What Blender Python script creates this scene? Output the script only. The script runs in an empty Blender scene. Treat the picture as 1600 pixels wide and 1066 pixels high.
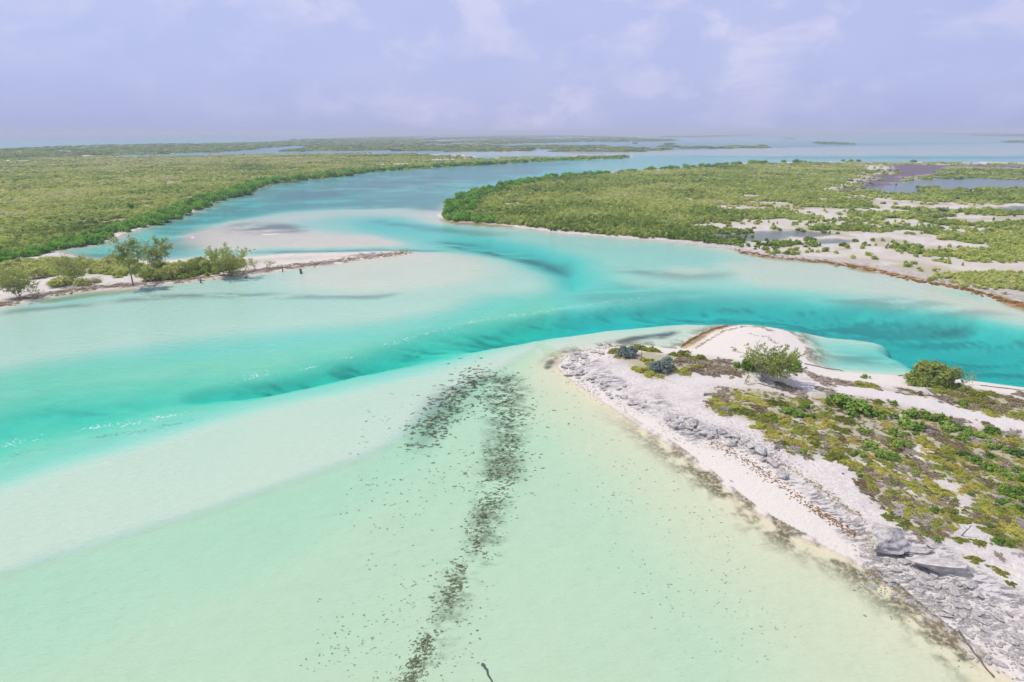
import bpy, bmesh, math, random
import numpy as np
from mathutils import Vector, Matrix

R = math.radians
random.seed(7)
rng = np.random.default_rng(7)
SC = bpy.context.scene
COL = SC.collection

# ------------------------------------------------------------------ camera
H = 30.0                    # drone height above the water, metres
FPX = 889.0                 # focal length in photo pixels (photo is 1600 x 1066)
PITCH = math.atan((533.0 - 207.0) / FPX)
cam_d = bpy.data.cameras.new('camera')
cam_d.sensor_width = 36.0
cam_d.lens = 36.0 * FPX / 1600.0
cam_d.clip_start = 0.5
cam_d.clip_end = 200000.0
cam = bpy.data.objects.new('camera', cam_d)
COL.objects.link(cam)
cam.location = (0, 0, H)
cam.rotation_euler = (math.pi / 2 - PITCH, R(0.12), 0)
SC.camera = cam

# ------------------------------------------------------------------ sun, sky, exposure
SUN_EL = R(57.0)
SHADOW = Vector((0.93, -0.36, 0)).normalized()       # ground direction in which shadows fall
sun_dir = Vector((-SHADOW.x * math.cos(SUN_EL), -SHADOW.y * math.cos(SUN_EL), math.sin(SUN_EL)))
sl = bpy.data.lights.new('sun', 'SUN')
sl.energy = 3.3
sl.angle = R(0.55)
sl.color = (1.0, 0.955, 0.90)
sun = bpy.data.objects.new('sun', sl)
COL.objects.link(sun)
sun.location = (0, 0, 100)
sun.rotation_euler = sun_dir.to_track_quat('Z', 'Y').to_euler()

W = bpy.data.worlds.new('World')
SC.world = W
W.use_nodes = True
nt = W.node_tree
nt.nodes.clear()
N = nt.nodes.new
out = N('ShaderNodeOutputWorld'); bg = N('ShaderNodeBackground')
bg.inputs['Strength'].default_value = 0.12
sky = N('ShaderNodeTexSky'); sky.sky_type = 'NISHITA'; sky.sun_disc = False
sky.sun_elevation = SUN_EL
sky.sun_rotation = math.atan2(sun_dir.x, sun_dir.y)
sky.altitude = 0; sky.air_density = 1.2; sky.dust_density = 2.0; sky.ozone_density = 2.5
tc = N('ShaderNodeTexCoord')
# thin high veil: evens the sky out to a pale lavender, with faint cumulus
mp = N('ShaderNodeMapping'); mp.inputs['Scale'].default_value = (1.0, 1.0, 1.7)
nt.links.new(tc.outputs['Generated'], mp.inputs['Vector'])
n1 = N('ShaderNodeTexNoise'); n1.inputs['Scale'].default_value = 7.5; n1.inputs['Detail'].default_value = 9
n1.inputs['Roughness'].default_value = 0.58; n1.inputs['Distortion'].default_value = 0.35
nt.links.new(mp.outputs[0], n1.inputs['Vector'])
r1 = N('ShaderNodeValToRGB'); r1.color_ramp.elements[0].position = 0.47; r1.color_ramp.elements[1].position = 0.60
nt.links.new(n1.outputs['Fac'], r1.inputs[0])
n2 = N('ShaderNodeTexNoise'); n2.inputs['Scale'].default_value = 1.7; n2.inputs['Detail'].default_value = 5
nt.links.new(mp.outputs[0], n2.inputs['Vector'])
r2 = N('ShaderNodeValToRGB'); r2.color_ramp.elements[0].position = 0.38; r2.color_ramp.elements[1].position = 0.68
nt.links.new(n2.outputs['Fac'], r2.inputs[0])
veil = N('ShaderNodeMix'); veil.data_type = 'RGBA'
veil.inputs[0].default_value = 0.80
veil.inputs[7].default_value = (3.5, 4.05, 7.4, 1)
nt.links.new(sky.outputs[0], veil.inputs[6])
mul = N('ShaderNodeMath'); mul.operation = 'MULTIPLY'
nt.links.new(r1.outputs[0], mul.inputs[0]); nt.links.new(r2.outputs[0], mul.inputs[1])
mul2 = N('ShaderNodeMath'); mul2.operation = 'MULTIPLY'; mul2.inputs[1].default_value = 0.55
nt.links.new(mul.outputs[0], mul2.inputs[0])
add2 = N('ShaderNodeMath'); add2.operation = 'MULTIPLY_ADD'; add2.inputs[1].default_value = 0.38
nt.links.new(r2.outputs[0], add2.inputs[0]); nt.links.new(mul2.outputs[0], add2.inputs[2])
cl = N('ShaderNodeMix'); cl.data_type = 'RGBA'
cl.inputs[7].default_value = (6.7, 6.5, 8.0, 1)
nt.links.new(add2.outputs[0], cl.inputs[0]); nt.links.new(veil.outputs[2], cl.inputs[6])
nt.links.new(cl.outputs[2], bg.inputs['Color'])
nt.links.new(bg.outputs[0], out.inputs[0])

SC.view_settings.view_transform = 'Standard'
SC.view_settings.look = 'None'
SC.view_settings.exposure = 0.0
SC.view_settings.gamma = 1.0
SC.view_settings.use_curve_mapping = False
SC.render.engine = 'CYCLES'
SC.cycles.use_denoising = True
SC.cycles.max_bounces = 6
SC.cycles.diffuse_bounces = 2
SC.cycles.glossy_bounces = 2
SC.cycles.transmission_bounces = 2
SC.cycles.transparent_max_bounces = 8
SC.cycles.volume_bounces = 0
SC.cycles.caustics_reflective = False
SC.cycles.caustics_refractive = False

# ------------------------------------------------------------------ pixel <-> ground
CP, SP = math.cos(PITCH), math.sin(PITCH)

def ground(px, py, z=0.0):
    """photo pixel -> point of the plane at height z"""
    u = (px - 800.0) / FPX
    v = (533.0 - py) / FPX
    dy = CP + v * SP
    dz = v * CP - SP
    t = (z - H) / min(dz, -1e-4)
    return (u * t, dy * t)

def poly(pts, z=0.0, smooth=True):
    """pixel polygon -> rounded world polygon"""
    p = np.array(pts, float)
    if smooth and len(p) > 3:
        a, b, c, d = np.roll(p, 1, 0), p, np.roll(p, -1, 0), np.roll(p, -2, 0)
        o = []
        for t in (0.0, 0.34, 0.67):
            o.append(0.5 * (2 * b + (c - a) * t + (2 * a - 5 * b + 4 * c - d) * t * t + (-a + 3 * b - 3 * c + d) * t ** 3))
        p = np.stack(o, 1).reshape(-1, 2)
    p[:, 1] = np.maximum(p[:, 1], 207.5)
    return np.array([ground(x, y, z) for x, y in p])

def sdist(poly_w, x, y, margin):
    """signed distance in metres, positive inside; -margin where far outside"""
    outp = np.full(x.shape, -margin, float)
    lo, hi = poly_w.min(0) - margin, poly_w.max(0) + margin
    sel = np.where((x > lo[0]) & (x < hi[0]) & (y > lo[1]) & (y < hi[1]))[0]
    if len(sel) == 0:
        return outp
    X, Y = x[sel], y[sel]
    d2 = np.full(X.shape, 1e18); ins = np.zeros(X.shape, bool)
    A = poly_w; B = np.roll(poly_w, -1, 0)
    for (ax, ay), (bx, by) in zip(A, B):
        ex, ey = bx - ax, by - ay
        L = ex * ex + ey * ey
        if L < 1e-9:
            continue
        t = np.clip(((X - ax) * ex + (Y - ay) * ey) / L, 0, 1)
        d2 = np.minimum(d2, (X - ax - t * ex) ** 2 + (Y - ay - t * ey) ** 2)
        c = (ay > Y) != (by > Y)
        if abs(ey) > 1e-12:
            ins ^= c & (X < ax + (Y - ay) * ex / ey)
    d = np.sqrt(d2)
    outp[sel] = np.maximum(np.where(ins, d, -d), -margin)
    return outp

def sstep(a, b, x):
    t = np.clip((x - a) / (b - a), 0, 1)
    return t * t * (3 - 2 * t)

def vnoise(x, y, seed):
    xi, yi = np.floor(x).astype(np.int64), np.floor(y).astype(np.int64)
    fx, fy = x - xi, y - yi
    fx, fy = fx * fx * (3 - 2 * fx), fy * fy * (3 - 2 * fy)
    def h(i, j):
        n = (i * 374761393 + j * 668265263 + seed * 974634777) & 0x7fffffff
        n = ((n ^ (n >> 13)) * 1274126177) & 0x7fffffff
        n = n ^ (n >> 16)
        return (n & 0xffff) / 65535.0
    a, b, c, d = h(xi, yi), h(xi + 1, yi), h(xi, yi + 1), h(xi + 1, yi + 1)
    return (a * (1 - fx) + b * fx) * (1 - fy) + (c * (1 - fx) + d * fx) * fy

def fbm(x, y, scale, seed, octv=4):
    v = 0; amp = 0.5; s = 0
    x, y = x / scale, y / scale
    for o in range(octv):
        v = v + amp * vnoise(x, y, seed + o * 17); s += amp
        amp *= 0.5; x, y = x * 2.03 + 11.3, y * 2.03 + 5.7
    return v / s

# ------------------------------------------------------------------ outlines traced from the photograph
SPIT_SHORE = [(-260, 520), (0, 478), (60, 463), (130, 453), (205, 447), (280, 440), (350, 432), (420, 424), (475, 418), (540, 410), (600, 402), (640, 395)]
LEFT_BANK = [(88, 389), (110, 386), (150, 380), (165, 376), (210, 361), (250, 349), (285, 339), (330, 321), (346, 312), (385, 304), (391, 297), (416, 291), (421, 286), (470, 281), (520, 276), (545, 273), (580, 268), (640, 264), (700, 260), (760, 257), (830, 253), (900, 250), (960, 248), (984, 246)]
LAND_LEFT = SPIT_SHORE + [(630, 392), (600, 393), (560, 394), (500, 394), (440, 396), (400, 399), (330, 401), (280, 403), (210, 404), (160, 403), (130, 401), (105, 393)] + LEFT_BANK + \
    [(984, 244), (940, 244), (880, 245), (800, 246), (735, 247), (745, 244), (700, 242), (640, 239.5), (560, 238.5), (500, 239), (430, 239.5), (330, 241), (250, 242), (150, 242), (90, 240), (0, 236), (-500, 245), (-900, 300), (-900, 520)]
LAND_FAR = [(-900, 243), (-400, 238), (0, 231.5), (100, 227.5), (200, 225), (300, 223.5), (400, 222), (450, 219.5), (500, 217), (560, 214.5), (650, 213), (720, 210.8), (790, 210), (840, 211), (900, 212), (960, 214), (1060, 220), (1000, 221.5), (900, 222), (800, 224), (720, 226), (800, 227.5), (900, 227.2), (960, 229), (1000, 231.5), (1048, 233.5), (1030, 235.5), (1000, 238), (940, 240.2), (890, 240), (865, 237.5), (840, 235.5), (760, 236), (640, 234.8), (560, 234), (480, 235.5), (430, 235.5), (330, 237), (250, 238.5), (150, 240.5), (90, 243), (0, 241), (-900, 270)]
FAR_SLITS = [
    [(620, 216), (660, 213.8), (720, 212.2), (790, 212), (720, 213.6), (660, 215.6)],
    [(606, 226.8), (660, 224.6), (760, 222.8), (790, 223), (700, 226), (650, 227)],
    [(810, 216), (870, 215), (930, 214.6), (900, 216.6), (850, 217)],
    [(640, 219.5), (700, 218), (770, 217.6), (760, 219), (690, 220.4)],
    [(340, 236.8), (385, 233), (410, 230), (440, 228.2), (482, 226.6), (470, 228.2), (512, 229.2), (480, 230.4), (450, 233.2), (430, 235), (390, 236.6)],
    [(830, 231), (870, 233), (864, 236), (835, 235)],
]
ISLETS = [
    [(1065, 230.5), (1120, 229.6), (1160, 229), (1190, 228.4), (1206, 230.2), (1190, 231.6), (1120, 232), (1075, 231.8)],
    [(1272, 223.8), (1295, 223.4), (1322, 225), (1335, 225.4), (1334, 226.8), (1302, 226.2), (1275, 225.2)],
    [(1566, 222.8), (1592, 221.6), (1660, 221.2), (1660, 224.8), (1592, 224.6)],
    [(1230, 217), (1238, 217), (1238, 218), (1230, 218)],
    [(1040, 224.4), (1053, 224.4), (1051, 226.0), (1041, 226)],
    [(1030, 214.2), (1100, 212.6), (1190, 211.6), (1150, 213.6), (1060, 215.2)],
    [(840, 219), (920, 217.6), (1000, 218), (1060, 219), (990, 220.4), (900, 220.4)],
    [(1030, 228), (1062, 228.8), (1060, 230.2), (1034, 229.2)],
]
FAR_SHORE = [(1000, 209.6), (1250, 210.2), (1400, 211.2), (1500, 213), (1600, 214.8), (1900, 217), (1900, 209), (1600, 208.6), (1300, 208.6), (1000, 208.8)]
RIGHT_SHORE = [(690, 338), (697, 344), (720, 347.5), (760, 351.5), (800, 355), (850, 361.5), (900, 367), (960, 372), (1020, 376.5), (1060, 379.5), (1100, 384.5), (1140, 391), (1170, 397), (1200, 402.5), (1260, 409), (1310, 416), (1370, 428), (1430, 441), (1480, 450), (1530, 459), (1560, 470), (1600, 484), (1700, 512), (1900, 565)]
RIGHT_NORTH = [(1900, 258), (1600, 255), (1560, 255), (1480, 254.5), (1420, 254.5), (1350, 254), (1300, 254), (1200, 255), (1150, 257), (1100, 260), (1050, 264), (1000, 267), (950, 270), (900, 275), (850, 280), (820, 284), (780, 292), (740, 301), (712, 309), (700, 318), (697, 326), (690, 333)]
LAND_RIGHT = RIGHT_SHORE + [(2300, 640), (2300, 260)] + RIGHT_NORTH
HEAD_SW = [(868, 567), (871, 576), (885, 590), (905, 604), (930, 621), (960, 640), (1000, 668), (1040, 693), (1080, 721), (1120, 753), (1160, 785), (1200, 812), (1250, 839), (1290, 854), (1330, 876), (1380, 908), (1420, 942), (1470, 985), (1520, 1022), (1600, 1075), (1700, 1140), (1900, 1280)]
HEAD_N = [(2300, 720), (1950, 655), (1750, 627), (1600, 608), (1560, 603), (1500, 595), (1450, 591), (1405, 588), (1350, 583), (1300, 578), (1275, 570), (1263, 559), (1262, 548), (1255, 537), (1232, 520), (1200, 511), (1160, 507), (1140, 509), (1110, 517), (1085, 530), (1062, 542), (1040, 542), (1000, 540), (955, 541), (920, 546), (890, 552), (875, 558)]
HEAD = HEAD_SW + [(2300, 1500)] + HEAD_N
HEAD_INNER = [(912, 566), (908, 580), (930, 598), (962, 606), (1000, 626), (1040, 650), (1075, 668), (1110, 680), (1150, 690), (1180, 705), (1220, 735), (1270, 775), (1310, 800), (1350, 826), (1390, 850), (1440, 880), (1500, 925), (1560, 958), (1600, 985), (1900, 1150), (2300, 1300), (2300, 740), (1900, 672), (1600, 632), (1400, 600), (1270, 588), (1160, 568), (1075, 552), (980, 548), (935, 554)]
BAR = [(303, 373), (312, 363), (345, 357), (400, 362), (470, 366), (520, 371), (600, 375), (600, 377), (520, 379), (450, 382), (400, 383), (340, 383), (310, 380)]
PATH = [(1060, 596), (1110, 586), (1165, 580), (1230, 592), (1300, 598), (1380, 611), (1460, 628), (1540, 647), (1600, 660), (1800, 700), (1800, 722), (1600, 676), (1540, 663), (1460, 644), (1380, 626), (1300, 613), (1230, 604), (1165, 598), (1110, 600)]

# ------------------------------------------------------------------ terrain grid (finer near, coarser far)
ang = np.concatenate([np.arange(-78, -47, 0.8), np.arange(-47, 47, 0.115), np.arange(47, 78.1, 0.8)])
ang = np.radians(ang)
rad = [11.0]
while rad[-1] < 48000:
    r0 = rad[-1]
    dr = 1.25 * r0 * r0 / (569.0 * H) if r0 > 24 else 0.35
    rad.append(r0 + min(max(dr, 0.055), r0 * 0.05))
rad = np.array(rad)
NR, NA = len(rad), len(ang)
RR, AA = np.meshgrid(rad, ang, indexing='ij')
GX, GY = (RR * np.sin(AA)).ravel(), (RR * np.cos(AA)).ravel()
GR = RR.ravel()

# domain warp so that traced edges are never ruler-straight
wamp = np.clip(GR * 0.010, 0.15, 12)
wx = GX + wamp * (fbm(GX, GY, 9, 3) - 0.5) * 2.0 + np.clip(GR * .02, 0, 30) * (fbm(GX, GY, 70, 5) - .5)
wy = GY + wamp * (fbm(GX, GY, 9, 4) - 0.5) * 2.0 + np.clip(GR * .02, 0, 30) * (fbm(GX, GY, 70, 6) - .5)

Z = np.full(GX.shape, -0.9)
far = sstep(700, 2500, GR)
Z = Z * (1 - far) + (-0.04) * far

def layer(pts, z, feather, k=1.0, inner=None):
    """blend the bed towards depth z inside the outline; the edge is `feather` metres wide"""
    global Z
    s = sdist(poly(pts), wx, wy, feather * 2)
    m = sstep(-feather, feather if inner is None else inner, s) * k
    Z = Z * (1 - m) + z * m

# upper reach between the two mangrove shores
layer([(100, 400), (170, 372), (260, 345), (350, 308), (420, 285), (560, 268), (760, 254), (1000, 243), (1200, 246), (1000, 268), (800, 292), (700, 310), (690, 345), (640, 325), (480, 326), (400, 338), (330, 350), (300, 370), (320, 388), (420, 400), (250, 408)], -0.55, 12)
layer([(120, 398), (180, 372), (260, 350), (330, 326), (420, 312), (520, 300), (560, 308), (430, 326), (350, 342), (305, 362), (300, 384), (360, 392), (240, 402)], -0.95, 10)
# sand flat
layer([(300, 372), (330, 350), (400, 336), (480, 327), (600, 323), (690, 328), (695, 342), (720, 350), (660, 352), (600, 344), (560, 350), (600, 366), (660, 380), (600, 386), (430, 386), (320, 384)], -0.12, 7)
layer([(470, 352), (540, 336), (620, 338), (680, 352), (700, 372), (640, 376), (560, 366)], -0.38, 10)
# channel branch that curves up to the flat
layer([(560, 346), (610, 340), (660, 348), (720, 357), (800, 370), (870, 388), (925, 410), (955, 438), (960, 470), (880, 486), (840, 466), (868, 446), (840, 425), (790, 407), (720, 392), (650, 382), (600, 366)], -0.85, 7)
layer([(690, 372), (760, 372), (830, 385), (890, 402), (918, 428), (905, 452), (880, 448), (872, 428), (830, 405), (760, 390)], -1.5, 5)
layer([(410, 388), (520, 386), (640, 386), (700, 388), (700, 391), (640, 391), (520, 392), (410, 393)], -1.2, 2.0)
# shallow flats off the right shore
layer([(720, 350), (800, 356), (900, 370), (1000, 377), (1100, 386), (1200, 404), (1310, 417), (1430, 442), (1560, 472), (1750, 520), (1750, 540), (1600, 507), (1500, 490), (1400, 478), (1300, 468), (1200, 465), (1100, 464), (1000, 466), (965, 440), (935, 410), (880, 390), (800, 372), (720, 358)], -0.42, 5)
layer([(1030, 424), (1060, 415), (1110, 418), (1112, 427), (1080, 432), (1040, 430)], -0.20, 4)
layer([(1120, 412), (1200, 408), (1300, 420), (1420, 445), (1530, 470), (1600, 492), (1600, 502), (1500, 484), (1380, 462), (1260, 450), (1160, 440)], -0.17, 4)
layer([(940, 440), (1000, 448), (1100, 450), (1200, 454), (1300, 462), (1300, 470), (1100, 467), (990, 468), (950, 462)], -0.95, 5)
# spit flats and their tongue
layer([(-300, 525), (0, 484), (200, 455), (400, 432), (560, 408), (640, 392), (720, 392), (790, 402), (845, 424), (864, 442), (850, 456), (770, 463), (700, 482), (600, 503), (450, 515), (250, 535), (0, 575), (-300, 640)], -0.33, 5)
layer([(560, 410), (640, 394), (720, 395), (770, 408), (780, 425), (740, 440), (660, 450), (560, 455), (470, 450), (440, 435)], -0.13, 6)
# main channel, green margin then turquoise core
layer([(-300, 655), (0, 585), (100, 574), (200, 566), (300, 561), (400, 554), (500, 542), (600, 526), (700, 504), (780, 484), (850, 464), (900, 448), (960, 440), (1000, 466), (1000, 504), (800, 524), (700, 549), (600, 568), (500, 586), (400, 606), (300, 628), (200, 655), (100, 686), (0, 722), (-300, 810)], -0.95, 3.2)
layer([(-300, 735), (0, 628), (100, 612), (200, 601), (300, 590), (400, 578), (500, 560), (600, 536), (700, 510), (640, 540), (520, 570), (400, 598), (300, 618), (200, 640), (100, 664), (0, 688), (-300, 780)], -1.7, 5)
layer([(300, 604), (400, 588), (500, 566), (600, 543), (700, 514), (820, 494), (860, 492), (860, 512), (760, 528), (700, 543), (600, 562), (500, 580), (400, 598)], -2.5, 3.5)
layer([(930, 480), (1000, 472), (1100, 466), (1200, 467), (1300, 473), (1400, 482), (1500, 494), (1600, 513), (1900, 570), (1900, 670), (1600, 601), (1500, 588), (1420, 572), (1330, 540), (1240, 514), (1160, 503), (1060, 500), (1000, 503), (940, 509), (880, 516), (840, 518), (780, 526), (730, 532), (780, 508), (870, 488)], -3.3, 3.0)
layer([(1250, 480), (1340, 484), (1450, 505), (1600, 530), (1900, 590), (1900, 640), (1600, 580), (1480, 552), (1380, 528), (1290, 504)], -4.3, 3.5)
# bay behind the sand spit
layer([(1262, 522), (1300, 526), (1360, 534), (1420, 556), (1430, 580), (1400, 586), (1330, 580), (1285, 568), (1266, 552)], -1.0, 2.5)
layer([(1235, 513), (1290, 522), (1350, 528), (1390, 538), (1370, 541), (1300, 531), (1245, 522)], -0.35, 1.5)
# long pale sand bar of the foreground and the lagoon below its steep edge
layer([(-300, 850), (0, 748), (200, 690), (400, 632), (600, 590), (760, 548), (900, 516), (1000, 505), (1120, 505), (1090, 520), (1040, 535), (960, 538), (870, 562), (846, 575), (820, 590), (760, 640), (700, 690), (620, 740), (500, 800), (300, 880), (0, 990), (-300, 1100)], -0.31, 3.5, inner=3)
LAGOON = [(-400, 1010), (0, 888), (100, 858), (200, 828), (300, 798), (400, 765), (500, 731), (600, 693), (640, 666), (700, 612), (780, 571), (838, 541), (848, 560), (900, 560), (1600, 1000), (2000, 1400), (-600, 1500)]
layer(LAGOON, -0.52, 0.9)
layer([(840, 560), (900, 600), (1000, 670), (1160, 790), (1300, 870), (1500, 1030), (1700, 1200), (1300, 1200), (1180, 1000), (1050, 850), (930, 740), (820, 640), (810, 590)], -0.36, 4)
layer([(600, 700), (640, 668), (700, 620), (760, 592), (700, 660), (660, 720), (560, 800), (400, 900), (200, 980), (0, 1050), (0, 900), (300, 805), (500, 738)], -0.60, 2)
# far open water
layer([(-900, 236), (0, 230), (400, 220), (720, 210), (720, 207.5), (-900, 207.5)], -0.07, 60)
layer([(1000, 244), (1200, 248), (1600, 249), (2000, 252), (2000, 256), (1600, 256), (1200, 256), (1000, 268), (900, 262)], -0.22, 12)
layer([(620, 244), (760, 236), (1000, 234), (1050, 235), (1200, 232), (1600, 226), (2000, 230), (2000, 247), (1600, 246), (1200, 245), (990, 244), (700, 245)], -0.03, 20)
Z += (fbm(GX, GY, 6, 21) - .5) * 0.10 * np.clip(-Z * 1.4, 0.15, 3) * (1 - far)
deep = sstep(-1.3, -2.6, Z) * (1 - far)
Z -= deep * (2.6 * np.clip(fbm(GX * .22, GY * .8, 7, 23) - .46, -.15, 1) + .55 * (fbm(GX * .6, GY, 2.2, 24) - .5))
mid = sstep(-.6, -1.1, Z) * (1 - far) * (GR < 130)
Z -= mid * .32 * (fbm(GX * .5, GY, 1.8, 25) - .5)
Z = np.minimum(Z, -0.02)

def fitted(pts, z=0.0):
    return poly(pts, z)

def land(pts, height, rise, shelf, warp=1.0):
    """raise land inside the outline and let the bed shelve up to it; returns the signed distance"""
    global Z
    s = sdist(poly(pts), GX + (wx - GX) * warp, GY + (wy - GY) * warp, max(shelf * 3, 30))
    zl = height * (1 - np.exp(-np.maximum(s, 0) / rise))
    zw = Z * (1 - np.exp(-np.maximum(-s, 0) / shelf))
    Z = np.where(s > 0, zl + 0.012, np.minimum(zw, -0.012))
    return s

sFar = sdist(poly(LAND_FAR), wx, wy, 60)
for sl_ in FAR_SLITS:
    sFar = np.minimum(sFar, -sdist(poly(sl_), wx, wy, 60))
sIs = np.full(GX.shape, -60.0)
for pl in ISLETS:
    sIs = np.maximum(sIs, sdist(poly(pl), GX, GY, 60))
sFar = np.maximum(sFar, sIs)
Z = np.where(sFar > 0, 0.7 * (1 - np.exp(-np.maximum(sFar, 0) / 12)) + .02, Z)
sShore = sdist(poly(FAR_SHORE), GX, GY, 100)
Z = np.where(sShore > 0, 16 * (1 - np.exp(-np.maximum(sShore, 0) / 500)) * (0.5 + fbm(GX, GY, 700, 31)) + 1, Z)
sL = land(LAND_LEFT, 0.9, 9, 6)
sR = land(LAND_RIGHT, 0.9, 9, 6)
sBar = land(BAR, 0.09, 9, 9, 1.5)
sH = land(HEAD, 0.95, 5.0, 4.0, 0.8)
sIn = sdist(poly(HEAD_INNER, 0.6), GX + (wx - GX) * 2.2, GY + (wy - GY) * 2.2, 12)
ledge = sstep(-0.25, 0.35, sIn)
LAND_M = np.maximum(np.maximum(sL, sR), sH) > 0
Z = np.where(sBar > 0, Z + .10 * (fbm(GX * .35, GY, 9, 44) - .62), Z)
hill = fbm(GX, GY, 5, 41) - .45
fine = fbm(GX, GY, 0.9, 43) - .5
Z = Z + np.where(sH > 0, ledge * (0.30 + 0.45 * hill * sstep(0, 5, sIn)) + 0.10 * fine * sstep(0.4, 2.5, sH), 0)
Z = Z + np.where((sL > 0) | (sR > 0), (0.5 * hill + 0.12 * fine) * sstep(0.5, 8, np.maximum(sL, sR)), 0)
Z = np.where(LAND_M, np.maximum(Z, 0.015), Z)
ZG = Z.reshape(NR, NA)

def zat(x, y):
    x = np.asarray(x, float); y = np.asarray(y, float)
    r, a = np.hypot(x, y), np.arctan2(x, y)
    i = np.clip(np.searchsorted(rad, r) - 1, 0, NR - 2); j = np.clip(np.searchsorted(ang, a) - 1, 0, NA - 2)
    u = np.clip((r - rad[i]) / (rad[i + 1] - rad[i]), 0, 1); v = np.clip((a - ang[j]) / (ang[j + 1] - ang[j]), 0, 1)
    return (ZG[i, j] * (1 - u) + ZG[i + 1, j] * u) * (1 - v) + (ZG[i, j + 1] * (1 - u) + ZG[i + 1, j + 1] * u) * v

def place(px, py):
    """photo pixel -> point on the terrain, and metres per photo pixel there"""
    z = 0.0
    for _ in range(5):
        x, y = ground(px, py, z)
        z = float(zat(x, y))
    d = y * CP + (H - z) * SP
    return x, y, z, d / FPX

# ------------------------------------------------------------------ ground cover masks (what the ground is made of)
def mask(list_of_polys, feather, z=0.0, warp=1.0):
    m = np.zeros(GX.shape)
    for pl in list_of_polys:
        s = sdist(poly(pl, z), GX + (wx - GX) * warp, GY + (wy - GY) * warp, feather * 2)
        m = np.maximum(m, sstep(-feather, feather, s))
    return m

SALT = [  # bare pale sand and salt flats inside the mangrove plains
    [(1100, 348), (1200, 342), (1330, 340), (1420, 345), (1600, 358), (1750, 370), (1750, 380), (1600, 364), (1480, 358), (1350, 354), (1200, 352), (1120, 354)],
    [(1150, 374), (1250, 383), (1330, 378), (1420, 392), (1520, 402), (1620, 410), (1620, 424), (1500, 414), (1400, 402), (1300, 396), (1180, 386)],
    [(1270, 293), (1330, 284), (1365, 270), (1362, 258), (1395, 257), (1410, 266), (1390, 280), (1330, 294), (1290, 297)],
    [(1190, 402), (1300, 405), (1420, 428), (1560, 452), (1660, 470), (1660, 500), (1560, 470), (1430, 440), (1310, 415), (1210, 403)],
    [(1200, 376), (1130, 366), (1200, 366), (1260, 372)],
    [(1560, 254.5), (1600, 254), (1700, 255), (1700, 258), (1480, 256), (1400, 256)],
    [(60, 383), (88, 388), (60, 396), (20, 402), (0, 398), (40, 388)],
    [(0, 247), (12, 247), (13, 252), (0, 252)],
    [(596, 254), (640, 253), (636, 255.5), (600, 256)], [(660, 247.5), (720, 247), (700, 249)],
    [(-200, 470), (0, 425), (150, 420), (250, 425), (330, 425), (430, 398), (640, 391), (640, 397), (480, 419), (280, 441), (0, 480), (-200, 510)],
]
MUD = [[(1300, 297), (1360, 283), (1400, 258), (1500, 258), (1480, 266), (1430, 278), (1390, 290), (1340, 297)],
       [(1480, 258), (1620, 259), (1620, 262), (1500, 262)]]
POND = [  # standing water on the plains
    [(1350, 291), (1395, 288), (1440, 280), (1445, 287), (1440, 297), (1420, 303), (1390, 300), (1355, 297)],
    [(1440, 281), (1500, 278), (1600, 279), (1700, 284), (1700, 292), (1600, 293), (1470, 294), (1450, 289)],
    [(1435, 333), (1460, 327), (1490, 326), (1485, 333), (1450, 337)],
    [(1115, 363), (1170, 361), (1240, 359), (1300, 361), (1290, 366), (1230, 366), (1200, 372), (1130, 370)],
    [(1280, 372), (1340, 371), (1330, 376), (1285, 377)],
    [(1545, 322), (1600, 321), (1600, 326), (1550, 326)],
]
mud = mask(MUD, 6, 0.8, 2)
pond = mask(POND, 1.5, 0.8, 2)
mud = np.maximum(mud, pond * .75)
Z = np.where((pond > 0.02) & (sR > 0), Z * (1 - pond) + (-0.10) * pond, Z)
Z = np.where((mud > 0.02) & (sR > 0) & (pond < .3), np.minimum(Z, 0.5), Z)
ZG = Z.reshape(NR, NA)
salt = mask(SALT, 5, 0.8, 2.5)
salt = salt * sstep(.30, .52, fbm(GX * .5, GY, 9, 55) + .10 + .25 * (sL > 0))
LP = sstep(2, 9, np.maximum(np.maximum(sL, sR), sFar))
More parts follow.
